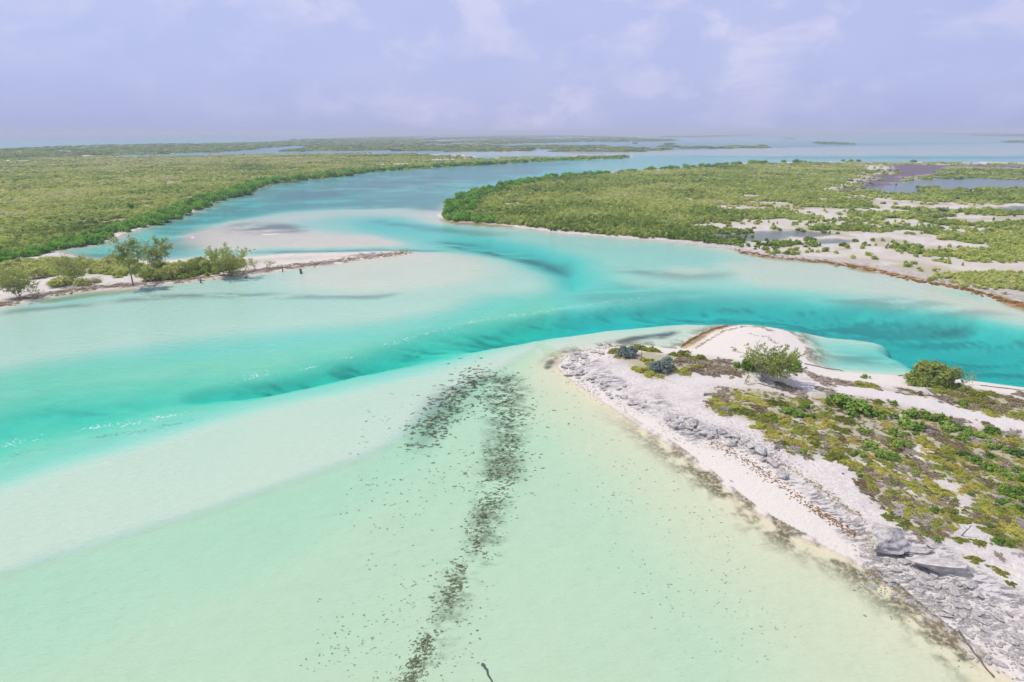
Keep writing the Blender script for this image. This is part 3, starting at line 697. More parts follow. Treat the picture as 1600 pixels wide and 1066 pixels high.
def casuarina(seed, height, width, lean=(0, 0), trunk_share=.35, density=1.0, stems=1, needle=.16, wind=(.4, 0), limbs=14, rtrunk=.1, plumes=0):
    """returns trunk mesh arrays (main stems), branch arrays, needle arrays"""
    r = np.random.default_rng(seed)
    trunk, branch, sp, sd = [], [], [], []
    for s in range(stems):
        az = r.uniform(0, 6.28)
        d0 = np.array([lean[0] + (0 if stems == 1 else .55 * math.cos(az)), lean[1] + (0 if stems == 1 else .55 * math.sin(az)), 1.0])
        hh = height * (.92 if stems == 1 else r.uniform(.6, 1.0))
        pts, _ = bend((r.normal() * .05 * stems, r.normal() * .05 * stems, -.15), d0, hh, r, 9, wob=.07)
        trunk.append((pts, np.linspace(rtrunk, rtrunk * .2, 9) * (1 if stems == 1 else .7)))
        nl = max(4, int(limbs / (1 if stems == 1 else stems * .55)))
        for b in range(nl):
            f = trunk_share + (1 - trunk_share) * (b + r.uniform(0, 1)) / nl
            i = min(f * 8, 7.999); base = pts[int(i)] + (pts[int(i) + 1] - pts[int(i)]) * (i % 1)
            a = r.uniform(0, 6.28)
            L = width * .5 * (1.15 - .65 * abs(f - .45)) * r.uniform(.6, 1.15)
            bp, bd = bend(base, (math.cos(a) + wind[0], math.sin(a) + wind[1], r.uniform(.35, 1.0)), L, r, 6, droop=.02, wob=.16)
            branch.append((bp, np.linspace(rtrunk * .38, rtrunk * .09, 6)))
            for q in range(int(9 * density)):
                g = r.uniform(.25, 1.0) * 4.999; tb = bp[int(g)] + (bp[int(g) + 1] - bp[int(g)]) * (g % 1)
                tp, td = bend(tb, r.normal(size=3) * .8 + np.array([wind[0], wind[1], .5]) + bd * .5, width * r.uniform(.09, .2), r, 4, droop=-.05, wob=.2)
                branch.append((tp, np.linspace(rtrunk * .12, rtrunk * .04, 4)))
                m = int(9 * density)
                for z in range(m):
                    h_ = r.uniform(.1, 1.0) * 2.999; qp = tp[int(h_)] + (tp[int(h_) + 1] - tp[int(h_)]) * (h_ % 1)
                    dv = td * .6 + r.normal(size=3) * .55 + np.array([wind[0] * .5, wind[1] * .5, -.12])
                    sp.append(qp); sd.append(dv / np.linalg.norm(dv))
    for s in range(plumes):                               # long bare shoots blown to one side, feathered along their length
        p0 = (r.uniform(0, .25) * width, r.normal() * .1 * width, height * r.uniform(.3, .5))
        bp, bd = bend(p0, (1.0, r.normal() * .25, r.uniform(.15, 1.15)), height * r.uniform(.65, .95), r, 8, droop=.02, wob=.08)
        branch.append((bp, np.linspace(rtrunk * .3, rtrunk * .06, 8)))
        for z in range(60):
            g = r.uniform(.2, 1.0) * 6.999; q = bp[int(g)] + (bp[int(g) + 1] - bp[int(g)]) * (g % 1)
            dv = bd + r.normal(size=3) * .45; sp.append(q); sd.append(dv / np.linalg.norm(dv))
    sp, sd = np.array(sp), np.array(sd); n = len(sp)
    L = needle * height ** .5 * r.uniform(.7, 1.5, n)[:, None]
    a = r.normal(size=(n, 3)); u = np.cross(sd, a); u /= np.linalg.norm(u, axis=1, keepdims=True)
    w = u * (L * .17)
    v = np.stack([sp - w * .3, sp + sd * L * .5 - w, sp + sd * L, sp + sd * L * .5 + w], 1).reshape(-1, 3)
    return tubes(trunk, 7), tubes(branch, 4), (v, np.arange(n * 4).reshape(n, 4))

def plant(name, px, py, arrs, label, cat, leafmat=None, group=None, rotz=0.0, tint=.5, trunkname='trunk', crown='crown', barkmat=None):
    x, y, z, _ = place(px, py)
    e = link(name, None, None, (x, y, z), (0, 0, rotz)); tag(e, label, cat, group); e.empty_display_size = .2
    link(trunkname, mesh_arr(trunkname, *arrs[0], barkmat or M_BARK, True), e)
    br = link('branch', mesh_arr('branch', *arrs[1], barkmat or M_BARK, True), e)
    c = link(crown, mesh_arr(crown, *arrs[2], leafmat or M_CAS), e); c['tint'] = tint
    return e

def rock_mesh(name, seed, flat=.6, planes=9, sub=2, rnd=.16, layers=0.0):
    r = np.random.default_rng(seed)
    bm = bmesh.new(); bmesh.ops.create_icosphere(bm, subdivisions=sub, radius=1.0)
    nrm = r.normal(size=(planes, 3)); nrm /= np.linalg.norm(nrm, axis=1, keepdims=True); off = r.uniform(.42, .8, planes)
    for v in bm.verts:
        p = np.array(v.co)
        for n_, o_ in zip(nrm, off):
            d = p @ n_ - o_
            if d > 0:
                p = p - n_ * d
        p = p * (1 + r.normal() * rnd * .25)
        if layers:                                        # weathered bedding: grooves that run round the rock
            g = math.sin(p[2] * 15 + 2.2 * math.sin(p[0] * 2.1 + seed) + p[1] * 1.4)
            p[:2] *= 1 + layers * g + layers * .8 * math.sin(p[0] * 7 + p[1] * 9)
            p[2] += layers * .5 * math.sin(p[0] * 6.3 + 1) * math.sin(p[1] * 5.1)
        p[2] *= flat
        v.co = p
    me = bpy.data.meshes.new(name); bm.to_mesh(me); bm.free(); me.materials.append(M_ROCK)
    return me

def to_px(x, y, z):
    d = y * CP + (H - z) * SP
    return 800 + FPX * x / d, 533 - FPX * ((z - H) * CP + y * SP) / d

HEAD_MARKS = [('the windswept casuarina', 1205, 582), ('the dome-shaped shrub', 1452, 588), ('the big grey boulder', 1386, 856), ('the largest leafy bush', 1330, 636), ('the upright dead sapling', 1500, 832), ('the bent dark branch', 1470, 625), ('the undercut rock ledge', 1470, 896), ('the small cushion plants', 1545, 880), ('the pale green sea grape', 1418, 664), ('the blue-green mound', 1030, 574), ('the mid-beach rock ledge', 1110, 682), ('the right picture edge', 1600, 740)]
SHORE_MARKS = [('the big grey boulder', 1386, 856), ('the undercut rock ledge', 1470, 896), ('the long thin log', 1520, 1020), ('the right picture edge', 1600, 985), ('the flat rock slab', 1430, 868), ('the olive cushion plant', 1560, 905), ('the windswept casuarina', 1205, 582), ('the orange seaweed line', 1115, 695), ('the silvery grey mound', 978, 552), ('the lone dark underwater spot', 852, 567)]
BANK_MARKS = [('the tall casuarina', 207, 400), ('the round dark bush', 208, 322), ('the flat dark bush', 143, 349), ('the head of the inlet', 88, 389), ('the bend of the left bank', 399, 292), ('the emergent sand bar', 303, 372), ('the jutting mangrove clump', 545, 273), ('the leftmost casuarina', 30, 440), ('the point tip', 692, 335), ('the mud flat', 1390, 275), ('the long coastal pond', 1210, 365), ('the wispy casuarina', 112, 415), ('the broad bushy casuarina', 360, 408), ('the outermost sapling', 416, 412), ('the hedge of shrubs', 265, 425), ('the curving mud flat', 1350, 292), ('the pale salt flat', 1300, 348), ('the orange weed line', 1380, 428), ('the small square pond', 1460, 331)]
WEED_MARKS = [('the short brown log', 758, 1050), ('the lone dark underwater spot', 852, 567), ('the steep sand bar edge', 640, 666), ('the headland beach', 1040, 693), ('the widest seaweed band', 792, 690), ('the seaweed band kink', 728, 870)]
def near(phrase, p, marks):
    """say where a thing stands by the nearest landmark"""
    px, py = to_px(*p)
    nm, mx, my = min(marks, key=lambda m: math.hypot(px - m[1], (py - m[2]) * 1.6))
    dx, dy = px - mx, (py - my) * 1.6
    dist = math.hypot(dx, dy)
    if dist < 14:
        return '%s beside %s' % (phrase, nm)
    way = ('right of' if dx > 0 else 'left of') if abs(dx) > abs(dy) else ('below' if dy > 0 else 'above')
    return '%s %s %s %s' % (phrase, 'just' if dist < 45 else 'some way' if dist < 110 else 'far', way, nm)

# ------------------------------------------------------------------ ground, seabed, beaches, path
gv = np.stack([GX, GY, Z], 1)
ii = (np.arange(NR - 1)[:, None] * NA + np.arange(NA - 1)[None, :]).ravel()
quads = np.stack([ii, ii + NA, ii + NA + 1, ii + 1], 1)[:, ::-1]
fz = Z[quads].mean(1); fp = path[quads].mean(1); fb = sBar[quads].mean(1); fh = sH[quads].mean(1); fi = sIn[quads].mean(1)
cls = np.zeros(len(quads), int)                           # 0 ground
cls[fz < 0] = 1                                           # seabed
cls[(fz >= 0) & (fb > 0)] = 2                             # sand bar
cls[(fz >= 0) & (fh > 0) & (fi < 0)] = 3                  # beach
cls[(fz >= 0) & (fp > .5)] = 4                            # path
e1 = gv[quads[:, 1]] - gv[quads[:, 0]]; e2 = gv[quads[:, 3]] - gv[quads[:, 0]]
fn = np.cross(e1, e2); fn /= (np.linalg.norm(fn, axis=1, keepdims=True) + 1e-12)
vn = np.zeros_like(gv)
for k in range(4):
    for c in range(3):
        vn[:, c] += np.bincount(quads[:, k], fn[:, c], len(gv))
vn /= (np.linalg.norm(vn, axis=1, keepdims=True) + 1e-12)
cleanm = np.maximum(np.where(sH > 0, sstep(.3, -1.2, sIn), 0), np.where(sBar > 0, 1, 0)); cleanm = np.maximum(cleanm, salt * .15)
sLag = sdist(poly(LAGOON), wx, wy, 2)
sGreen = sdist(poly([(-300, 650), (0, 575), (200, 555), (400, 545), (600, 520), (780, 480), (860, 462), (860, 512), (700, 549), (500, 588), (300, 632), (100, 690), (0, 726), (-300, 820)]), wx, wy, 8)
algae = np.maximum(sstep(-.3, .3, sLag), sstep(-5, 5, sGreen) * 1.0)
cleanm = np.where(Z < 0, 1 - algae, cleanm)
cov = {'cover_a': (veg, grass_ripple, rock), 'cover_b': (mud, path, orange), 'cover_c': (wrackL, fringe, cleanm)}
for k, nm in enumerate(['ground', 'seabed', 'sand_bar', 'beach', 'path']):
    q = quads[cls == k]
    if len(q) == 0:
        continue
    used, inv = np.unique(q, return_inverse=True)
    me = mesh_arr(nm, gv[used], inv.reshape(-1, 4), M_TERRAIN, True)
    for an, chans in cov.items():
        at = me.attributes.new(an, 'FLOAT_COLOR', 'POINT')
        buf = np.ones((len(used), 4), np.float32)
        for c in range(3):
            buf[:, c] = chans[c][used]
        at.data.foreach_set('color', buf.ravel())
    me.normals_split_custom_set_from_vertices(vn[used].tolist())
    o = link(nm, me); o['kind'] = 'structure'

bm = bmesh.new(); bmesh.ops.create_cube(bm, size=1.0)
for v in bm.verts:
    v.co = Vector((v.co.x * 98000, v.co.y * 98000, -14.0 if v.co.z < 0 else 0.0))
me = bpy.data.meshes.new('water'); bm.to_mesh(me); bm.free(); me.materials.append(M_WATER)
water = link('water', me); water['kind'] = 'structure'

# ------------------------------------------------------------------ scattered vegetation: one stuff object per kind
def variants(cname, meshes):
    c = bpy.data.collections.new(cname)
    for k, me in enumerate(meshes):
        o = bpy.data.objects.new('%s_%02d' % (cname, k), me); c.objects.link(o)
    return c

def scatter(name, pts, rotz, scl, tint, coll, nvar, label, cat):
    me = bpy.data.meshes.new(name); me.vertices.add(len(pts)); me.vertices.foreach_set('co', np.asarray(pts, np.float32).ravel())
    for an, ty, arr, fld in (('rot', 'FLOAT_VECTOR', np.stack([rotz * 0, rotz * 0, rotz], 1), 'vector'), ('scl', 'FLOAT_VECTOR', scl, 'vector'),
                             ('tint', 'FLOAT', tint, 'value'), ('variant', 'INT', rng.integers(0, nvar, len(pts)), 'value')):
        a = me.attributes.new(an, ty, 'POINT'); a.data.foreach_set(fld, np.asarray(arr, np.int32 if ty == 'INT' else np.float32).ravel())
    o = link(name, me)
    g = bpy.data.node_groups.new(name, 'GeometryNodeTree')
    g.interface.new_socket('Geometry', in_out='INPUT', socket_type='NodeSocketGeometry')
    g.interface.new_socket('Geometry', in_out='OUTPUT', socket_type='NodeSocketGeometry')
    n = g.nodes.new
    gi, go = n('NodeGroupInput'), n('NodeGroupOutput')
    ip = n('GeometryNodeInstanceOnPoints'); ci = n('GeometryNodeCollectionInfo')
    ci.inputs['Collection'].default_value = coll; ci.inputs['Separate Children'].default_value = True; ci.inputs['Reset Children'].default_value = True
    def na(nm, dt):
        a = n('GeometryNodeInputNamedAttribute'); a.data_type = dt; a.inputs['Name'].default_value = nm
        return a.outputs['Attribute']
    er = n('FunctionNodeEulerToRotation')
    L = g.links.new
    L(gi.outputs[0], ip.inputs['Points']); L(ci.outputs[0], ip.inputs['Instance']); ip.inputs['Pick Instance'].default_value = True
    L(na('variant', 'INT'), ip.inputs['Instance Index']); L(na('rot', 'FLOAT_VECTOR'), er.inputs[0]); L(er.outputs[0], ip.inputs['Rotation'])
    L(na('scl', 'FLOAT_VECTOR'), ip.inputs['Scale']); L(ip.outputs[0], go.inputs[0])
    md = o.modifiers.new('scatter', 'NODES'); md.node_group = g
    stuff(o, label, cat)
    return o

def sample_field(vals, pts):
    """nearest terrain-grid value of a mask"""
    r, a = np.hypot(pts[:, 0], pts[:, 1]), np.arctan2(pts[:, 0], pts[:, 1])
    i = np.clip(np.searchsorted(rad, r), 0, NR - 1); j = np.clip(np.searchsorted(ang, a), 0, NA - 1)
    return vals.reshape(NR, NA)[i, j]

def fan(n, r0, r1, p, a0=-47, a1=47):
    """points in the view fan, density falling with distance as r^-p"""
    u = rng.uniform(0, 1, n)
    e = 2.0 - p
    r = (r0 ** e + u * (r1 ** e - r0 ** e)) ** (1 / e) if abs(e) > 1e-6 else r0 * (r1 / r0) ** u
    a = np.radians(rng.uniform(a0, a1, n))
    return np.stack([r * np.sin(a), r * np.cos(a)], 1)

MANG_V = [bush_mesh('mangrove_bush', M_MANG, 230, .13, 100 + k, lobes=8) for k in range(5)]
SCRUB_V = [bush_mesh('scrub_bush', M_SCRUB, 170, .15, 200 + k, lobes=6) for k in range(6)]
FARM_V = [bush_mesh('far_bush', M_SCRUB, 90, .22, 300 + k, lobes=6) for k in range(4)]
FARG_V = [bush_mesh('far_mangrove', M_MANG, 90, .22, 320 + k, lobes=6) for k in range(4)]

# candidates on the plains
c1 = fan(110000, 105, 420, 2.1); c2 = fan(60000, 380, 1300, 2.3); 
cand = np.concatenate([c1, c2])
vg = sample_field(veg, cand); sLc = sample_field(sL, cand); sRc = sample_field(sR, cand); sHc = sample_field(sH, cand)
rockc = sample_field(rock, cand)
cr = np.hypot(cand[:, 0], cand[:, 1])
dens = fbm(cand[:, 0], cand[:, 1], 16, 61)
keep = (vg > np.where(rng.uniform(0, 1, len(cand)) < .12, .2, rng.uniform(.40, 1, len(cand)))) & (sHc < -3) & (np.maximum(sLc, sRc) > 2.2) & (dens > .30)
# open dry scrub on the far right of the right-hand plain
openr = (cand[:, 0] > cand[:, 1] * .30) & (sRc > 0)
keep &= ~(openr & (cr < 330) & (rng.uniform(0, 1, len(cand)) < .90) & (fbm(cand[:, 0] * .45, cand[:, 1], 13, 68) + .05 * (fbm(cand[:, 0], cand[:, 1], 3, 69) - .5) < .36 + .15 * sstep(.34, .62, cand[:, 0] / cand[:, 1])))
keep &= sdist(poly([(392, 440), (392, 400), (440, 392), (660, 388), (660, 400)], .5), cand[:, 0], cand[:, 1], 3) < 0     # the spit ends in bare sand
cand, cr, sLc, sRc = cand[keep], cr[keep], sLc[keep], sRc[keep]
edge = np.maximum(sLc, sRc)
# mangrove belt hugging the banks
def belt(shore, width, n):
    w = np.array([ground(*p) for p in shore]); seg = np.linalg.norm(np.diff(w, axis=0), axis=1)
    k = rng.choice(len(seg), n, p=(seg / np.hypot(*w[:-1].T) ** 1.2) / np.sum(seg / np.hypot(*w[:-1].T) ** 1.2)); t = rng.uniform(0, 1, n)[:, None]
    p = w[k] * (1 - t) + w[k + 1] * t
    d = (w[k + 1] - w[k]) / seg[k][:, None]
    nrm = np.stack([-d[:, 1], d[:, 0]], 1)
    return p + nrm * (rng.uniform(.0, 1, n) ** 1.3 * width)[:, None] + rng.normal(size=(n, 2)) * .5
bl1 = belt(LEFT_BANK, 11, 520)
bl1b = belt([(-60, 425), (0, 410), (40, 402), (80, 393), (90, 389)], 6, 60)
bl2 = belt(RIGHT_NORTH[4:][::-1][0:1] + RIGHT_NORTH[::-1][:18], -13, 420)
bl2b = belt([(690, 338), (697, 343), (720, 347), (760, 350)], 9, 40)
bl = np.concatenate([bl1, bl1b, bl2, bl2b])
bl = bl[np.maximum(sample_field(sL, bl), sample_field(sR, bl)) > .6]
blr = np.hypot(bl[:, 0], bl[:, 1])

def xyz(p):
    return np.concatenate([p, (zat(p[:, 0], p[:, 1]) - .08)[:, None]], 1)

def individuals(name, pts, meshes, rxy, rz, tint, label_fn, cat, group):
    P = xyz(pts)
    for k in range(len(P)):
        o = link(name, meshes[k % len(meshes)], None, P[k], (0, 0, random.uniform(0, 6.28)), (rxy[k], rxy[k] * random.uniform(.85, 1.15), rz[k]))
        o['tint'] = float(tint[k])
        lab, grp = label_fn(P[k]) if callable(label_fn) else (label_fn, group)
        tag(o, lab, cat, grp)

# mangroves: the 290 nearest one by one, the rest as a mass
o_ = np.argsort(blr); bl, blr = bl[o_], blr[o_]
brx = rng.uniform(1.3, 2.5, len(bl)) * np.clip(blr / 220, .9, 1.8); brz = rng.uniform(1.9, 3.2, len(bl)) * np.clip(blr / 250, .85, 1.35)
bt = rng.uniform(.2, .75, len(bl))
def on_left(p):
    return sample_field(sR, np.array([[p[0], p[1]]]))[0] <= 0
def mang_label(p):
    if on_left(p):
        return near('rounded mangrove on the left bank,', p, BANK_MARKS), 'mangroves along the left bank'
    return near('rounded mangrove on the right-hand point,', p, BANK_MARKS), 'mangroves round the right-hand point'
NI = 290
individuals('mangrove_bush', bl[:NI], MANG_V, brx[:NI], brz[:NI], bt[:NI], mang_label, 'mangrove', None)
scatter('mangrove_thicket', xyz(bl[NI:]), rng.uniform(0, 6.28, len(bl) - NI), np.stack([brx[NI:], brx[NI:], brz[NI:]], 1), bt[NI:], variants('mangrove_variant', MANG_V), 5,
        'distant bright green mangrove fringe along the channel banks', 'mangroves')

# scrub of the plains
o_ = np.argsort(cr); cand, cr, edge = cand[o_], cr[o_], edge[o_]
big = np.clip((cr / 160) ** .62, .8, 3.4)
tall = np.where((cand[:, 0] > 0) & (cand[:, 0] < cand[:, 1] * .35), 1.35, 1.0)
srx = np.clip(rng.lognormal(-.32, .38, len(cand)), .32, 2.0) * big; srz = rng.uniform(.7, 1.35, len(cand)) * np.clip(big, .8, 1.35) * tall
st = np.clip(.7 * fbm(cand[:, 0], cand[:, 1], 28, 65) + .75 * fbm(cand[:, 0], cand[:, 1], 90, 66) - .26 + rng.normal(0, .13, len(cand)) + .05 * (cand[:, 0] > cand[:, 1] * .4), .02, .98)
def scrub_label(p):
    if on_left(p):
        if p[1] < 150 and p[0] > -p[1] * .8:
            return near('low scrub bush on the left spit,', p, BANK_MARKS), 'scrub on the left spit'
        return near('low scrub bush on the left plain,', p, BANK_MARKS), 'scrub on the left plain'
    if p[0] < p[1] * .42:
        return near('scrub bush on the right-hand point,', p, BANK_MARKS), 'scrub on the right-hand point'
    return near('low dry scrub bush on the right-hand flats,', p, BANK_MARKS), 'scrub on the right-hand flats'
NS = 300
individuals('scrub_bush', cand[:NS], SCRUB_V, srx[:NS], srz[:NS], st[:NS], scrub_label, 'bush', None)
scatter('scrub_plain', xyz(cand[NS:]), rng.uniform(0, 6.28, len(cand) - NS), np.stack([srx[NS:], srx[NS:], srz[NS:]], 1), st[NS:], variants('scrub_variant', SCRUB_V), 6,
        'olive and yellow-green scrub covering the flat plains either side of the channel', 'scrub')

# far land beyond a kilometre
cf = fan(30000, 1000, 6500, 2.6)
vf = sample_field(sFar, cf); vfl = np.maximum(sample_field(sL, cf), sample_field(sR, cf))
slc = sample_field(salt, cf)
kf = (np.maximum(vf, vfl) > 3) & (fbm(cf[:, 0], cf[:, 1], 60, 71) > .36) & (slc < .4)
cf = cf[kf]; rf = np.hypot(cf[:, 0], cf[:, 1])
fs = np.clip(rf / 1000, 1, 4)
fx = rng.uniform(5, 11, len(cf)) * fs; fh_ = rng.uniform(1.2, 2.6, len(cf)) * np.clip(fs, 1, 1.5)
scatter('far_thicket', xyz(cf), rng.uniform(0, 6.28, len(cf)), np.stack([fx, fx, fh_], 1), np.clip(rng.normal(.16, .13, len(cf)), .0, .7), variants('far_variant', FARM_V), 4,
        'low dark mangrove land stretching in bands towards the horizon', 'mangroves')
# tall tree line at the far left coast
tl = np.array([ground(x, y - .3) for x, y in zip(np.linspace(0, 110, 26), np.linspace(234, 229.5, 26))] + [ground(x, y) for x, y in zip(rng.uniform(440, 560, 22), np.linspace(221, 217.5, 22))])
scatter('far_tree_line', xyz(tl), rng.uniform(0, 6.28, len(tl)), np.stack([rng.uniform(5, 9, len(tl)) * np.hypot(*tl.T) / 1200] * 2 + [rng.uniform(2, 5, len(tl)) * np.hypot(*tl.T) / 1500], 1),
        rng.uniform(.0, .3, len(tl)), variants('far_tree_variant', FARG_V), 4, 'dark line of taller trees on the far coast below the horizon', 'trees')
# hill cover and houses of the far shore
fsp = np.array([ground(x, y) for x, y in zip(rng.uniform(1000, 1850, 900), rng.uniform(208.7, 216.5, 900))])
fsp = fsp[sample_field(sShore, fsp) > 0]
scatter('far_shore_woods', xyz(fsp), rng.uniform(0, 6.28, len(fsp)), np.stack([rng.uniform(70, 150, len(fsp)), rng.uniform(70, 150, len(fsp)), rng.uniform(9, 17, len(fsp))], 1), rng.uniform(.05, .4, len(fsp)),
        variants('far_shore_variant', FARG_V), 4, 'hazy blue wooded shore along the horizon on the right', 'woods')

# ------------------------------------------------------------------ islet bushes that stand apart
for (px, py, w, lab) in ((993, 225.2, 18, 'tiny dark mangrove islet beside the long green island'), (830, 234.6, 24, 'dark round mangrove clump in the pale lagoon left of the green island'), (1035, 234.8, 20, 'dark mangrove clump off the tip of the green island')):
    x, y, z, mpp = place(px, py)
    o = link('mangrove_clump', MANG_V[px % 5], None, (x, y, max(z, 0) - .1), (0, 0, 1), (w * mpp * .5, w * mpp * .3, 4.6)); o['tint'] = .12; tag(o, lab, 'mangrove')
for (px, py, w, h_, lab) in ((208, 326, 24, 11, 'large round dark bush alone on the left plain above the inlet'), (143, 349, 28, 8, 'flat dark green bush lying on the left plain left of the round one'), (545, 274, 22, 5, 'long dark green mangrove clump jutting from the left bank'), (399, 291.5, 30, 6, 'dark green mangrove clump at the bend of the left bank')):
    x, y, z, mpp = place(px, py)
    o = link('dark_bush', MANG_V[px % 5], None, (x, y, z - .1), (0, 0, 2), (w * mpp * .55, w * mpp * .45, h_ * mpp)); o['tint'] = .08; tag(o, lab, 'bush')

# ------------------------------------------------------------------ trees of the left spit
plant('casuarina_tree', 207, 446, casuarina(11, 9.4, 7.5, (.05, 0), .28, 1.15, 1, wind=(.35, 0), limbs=20, rtrunk=.17), 'tall airy casuarina with a bare grey trunk on the left spit', 'tree', tint=.38)
plant('casuarina_tree', 232, 424, casuarina(12, 7.2, 6.0, (.12, 0), .22, 1.2, 2, wind=(.4, 0), limbs=16, rtrunk=.13), 'leaning casuarina with feathery crown just behind the tall bare-trunked one', 'tree', tint=.45)
plant('casuarina_tree', 360, 428, casuarina(13, 5.6, 8.2, (0, 0), .08, 1.3, 5, wind=(.25, 0), limbs=26, rtrunk=.11), 'broad bushy casuarina near the bare sandy end of the left spit', 'tree', tint=.55)
plant('casuarina_tree', 112, 436, casuarina(14, 5.2, 7.0, (.1, 0), .1, 1.0, 3, wind=(.3, 0), limbs=18, rtrunk=.1), 'wispy casuarina left of the tall one, half hiding the inlet', 'tree', tint=.42)
plant('casuarina_tree', 30, 461, casuarina(15, 5.0, 7.4, (.1, 0), .06, 1.1, 4, wind=(.3, 0), limbs=20, rtrunk=.1), 'low spreading casuarina at the left edge of the picture', 'tree', tint=.35)
plant('casuarina_sapling', 398, 420, casuarina(16, 3.2, 2.6, (.1, 0), .2, .45, 2, wind=(.3, 0), limbs=8, rtrunk=.06), 'thin half-bare sapling just right of the broad bushy casuarina', 'sapling', tint=.6)
plant('casuarina_sapling', 416, 418, casuarina(17, 2.6, 3.2, (.4, 0), .2, .5, 2, wind=(.5, 0), limbs=8, rtrunk=.06), 'outermost leaning sapling before the bare sand of the left spit', 'sapling', tint=.75)
spit = [(238, 437, 36, 24, .55), (262, 434, 34, 22, .7), (285, 428, 30, 22, .6), (300, 424, 26, 20, .45), (325, 420, 24, 18, .7), (250, 420, 22, 14, .3), (312, 409, 26, 10, .3), (150, 420, 24, 10, .8), (165, 412, 20, 10, .75), (98, 444, 40, 14, .75), (130, 444, 26, 12, .8), (60, 432, 30, 16, .8), (12, 446, 34, 18, .6), (75, 408, 40, 9, .85), (40, 420, 40, 10, .85), (10, 418, 40, 12, .8), (120, 408, 26, 8, .75), (175, 404, 28, 7, .7), (150, 440, 16, 7, .9), (185, 428, 20, 9, .85), (-20, 440, 40, 16, .7), (95, 415, 36, 14, .6), (340, 423, 18, 10, .6), (205, 412, 22, 10, .65)]
SP_V = [bush_mesh('spit_shrub', M_CAS, 900, .075, 400 + k, lobes=11, aspect=2.2, up=.2) for k in range(4)]
for k, (px, py, w, h_, ti) in enumerate(spit):
    x, y, z, mpp = place(px, py)
    o = link('spit_shrub', SP_V[k % 4], None, (x, y, z - .05), (0, 0, random.uniform(0, 6.28)), (w * mpp * .58, w * mpp * .5, h_ * mpp)); o['tint'] = ti
    HN = {238: 'leftmost', 262: 'second from left', 285: 'middle', 300: 'second from right', 325: 'rightmost'}
    if px in HN:
        tag(o, '%s tall shrub of the hedge left of the bushy casuarina' % HN[px], 'shrub', 'hedge of shrubs on the spit')
    elif py < 425:
        tag(o, near('low shrub on the left spit back,', (x, y, z), BANK_MARKS), 'shrub', 'shrubs at the back of the spit')
    else:
        tag(o, near('low shrub on the left spit front,', (x, y, z), BANK_MARKS), 'shrub', 'shrubs at the front of the spit')
def snag(px, py, hpx, seed, label, mat=M_DRIFT, name='dead_snag', lean=.1, arms=3, rr=.06):
    r = np.random.default_rng(seed); x, y, z, mpp = place(px, py); h_ = hpx * mpp
    e = link(name, None, None, (x, y, z)); tag(e, label, 'dead wood'); e.empty_display_size = .2
    p, d = bend((0, 0, -.1), (lean, 0, 1), h_ + .1, r, 6, wob=.1)
    link('trunk', mesh_arr('trunk', *tubes([(p, np.linspace(rr, rr * .35, 6))], 6), mat, True), e)
    for k in range(arms):
        q = p[2 + k % 3]; b, _ = bend(q, r.normal(size=3) + np.array([0, 0, .6]), h_ * r.uniform(.25, .45), r, 4)
        link('branch', mesh_arr('branch', *tubes([(b, np.linspace(rr * .5, rr * .15, 4))], 5), mat, True), e)
snag(441, 424, 9, 1, 'dark short snag left of the dark stump on the spit shore', rr=.16, arms=2)
snag(470, 427, 8, 2, 'dark squat driftwood stump standing in the shallows off the spit', rr=.38, arms=4, name='driftwood_stump')
snag(313, 441, 8, 3, 'small dark stump at the water line below the hedge of shrubs', rr=.2, arms=2, name='driftwood_stump')
snag(382, 434, 7, 4, 'low twisted root at the water line below the broad casuarina', rr=.2, arms=3, name='driftwood_root', lean=1.2)

# ------------------------------------------------------------------ headland: trees, big shrubs
plant('casuarina_tree', 1191, 597, casuarina(21, 3.9, 6.4, (.2, 0), .2, 1.2, 4, needle=.17, wind=(.6, .1), limbs=24, rtrunk=.10, plumes=14), 'windswept green casuarina with several stems in the middle of the sandy headland', 'tree', tint=.42)
plant('casuarina_branchling', 1162, 601, casuarina(22, 1.9, 1.1, (.3, 0), .1, .5, 1, needle=.15, wind=(.3, 0), limbs=7, rtrunk=.04), 'tiny bent sapling just left of the windswept casuarina', 'sapling', tint=.7)
x, y, z, mpp = place(1452, 602)
e = link('rounded_shrub', None, None, (x, y, z)); tag(e, 'big dome-shaped dark green shrub beside the turquoise channel on the right', 'shrub')
f_ = link('foliage', bush_mesh('foliage', M_CAS, 9000, .042, 51, lobes=46, spread=.74, lobe_r=(.16, .3), aspect=1.9, shell=.5, zc=.6, jitter=.06), e, (0, 0, 0), (0, 0, .4), (46 * mpp, 36 * mpp, 40 * mpp)); f_['tint'] = .28
r_ = np.random.default_rng(5)
link('stem', mesh_arr('stem', *tubes([(bend((r_.normal() * .4, r_.normal() * .3, -.1), (r_.normal() * .8, r_.normal() * .8, 1), 1.9, r_, 6)[0], np.linspace(.07, .02, 6)) for _ in range(14)], 5), M_BARK, True), e)
plant('casuarina_sapling', 1494, 604, casuarina(23, 2.9, 2.4, (.35, 0), .15, .35, 2, needle=.13, wind=(.4, 0), limbs=8, rtrunk=.05), 'pale half-dry sapling right beside the big dome-shaped shrub', 'sapling', tint=.95)
x, y, z, mpp = place(1168, 575)
for (px, py, w, h_, ti, lab) in ((1170, 578, 36, 22, .22, 'dark green leafy shrub tucked against the left of the windswept casuarina'), (1240, 580, 44, 20, .42, 'green leafy shrub to the right of the windswept casuarina'), (1150, 573, 16, 8, .5, 'small green shrub at the left end of the row by the casuarina')):
    x, y, z, mpp = place(px, py)
    o = link('leafy_shrub', bush_mesh('leafy_shrub', M_GRAPE, 1500, .075, px, lobes=14), None, (x, y, z - .05), (0, 0, 1), (w * mpp * .55, w * mpp * .42, h_ * mpp)); o['tint'] = ti; tag(o, lab, 'shrub')

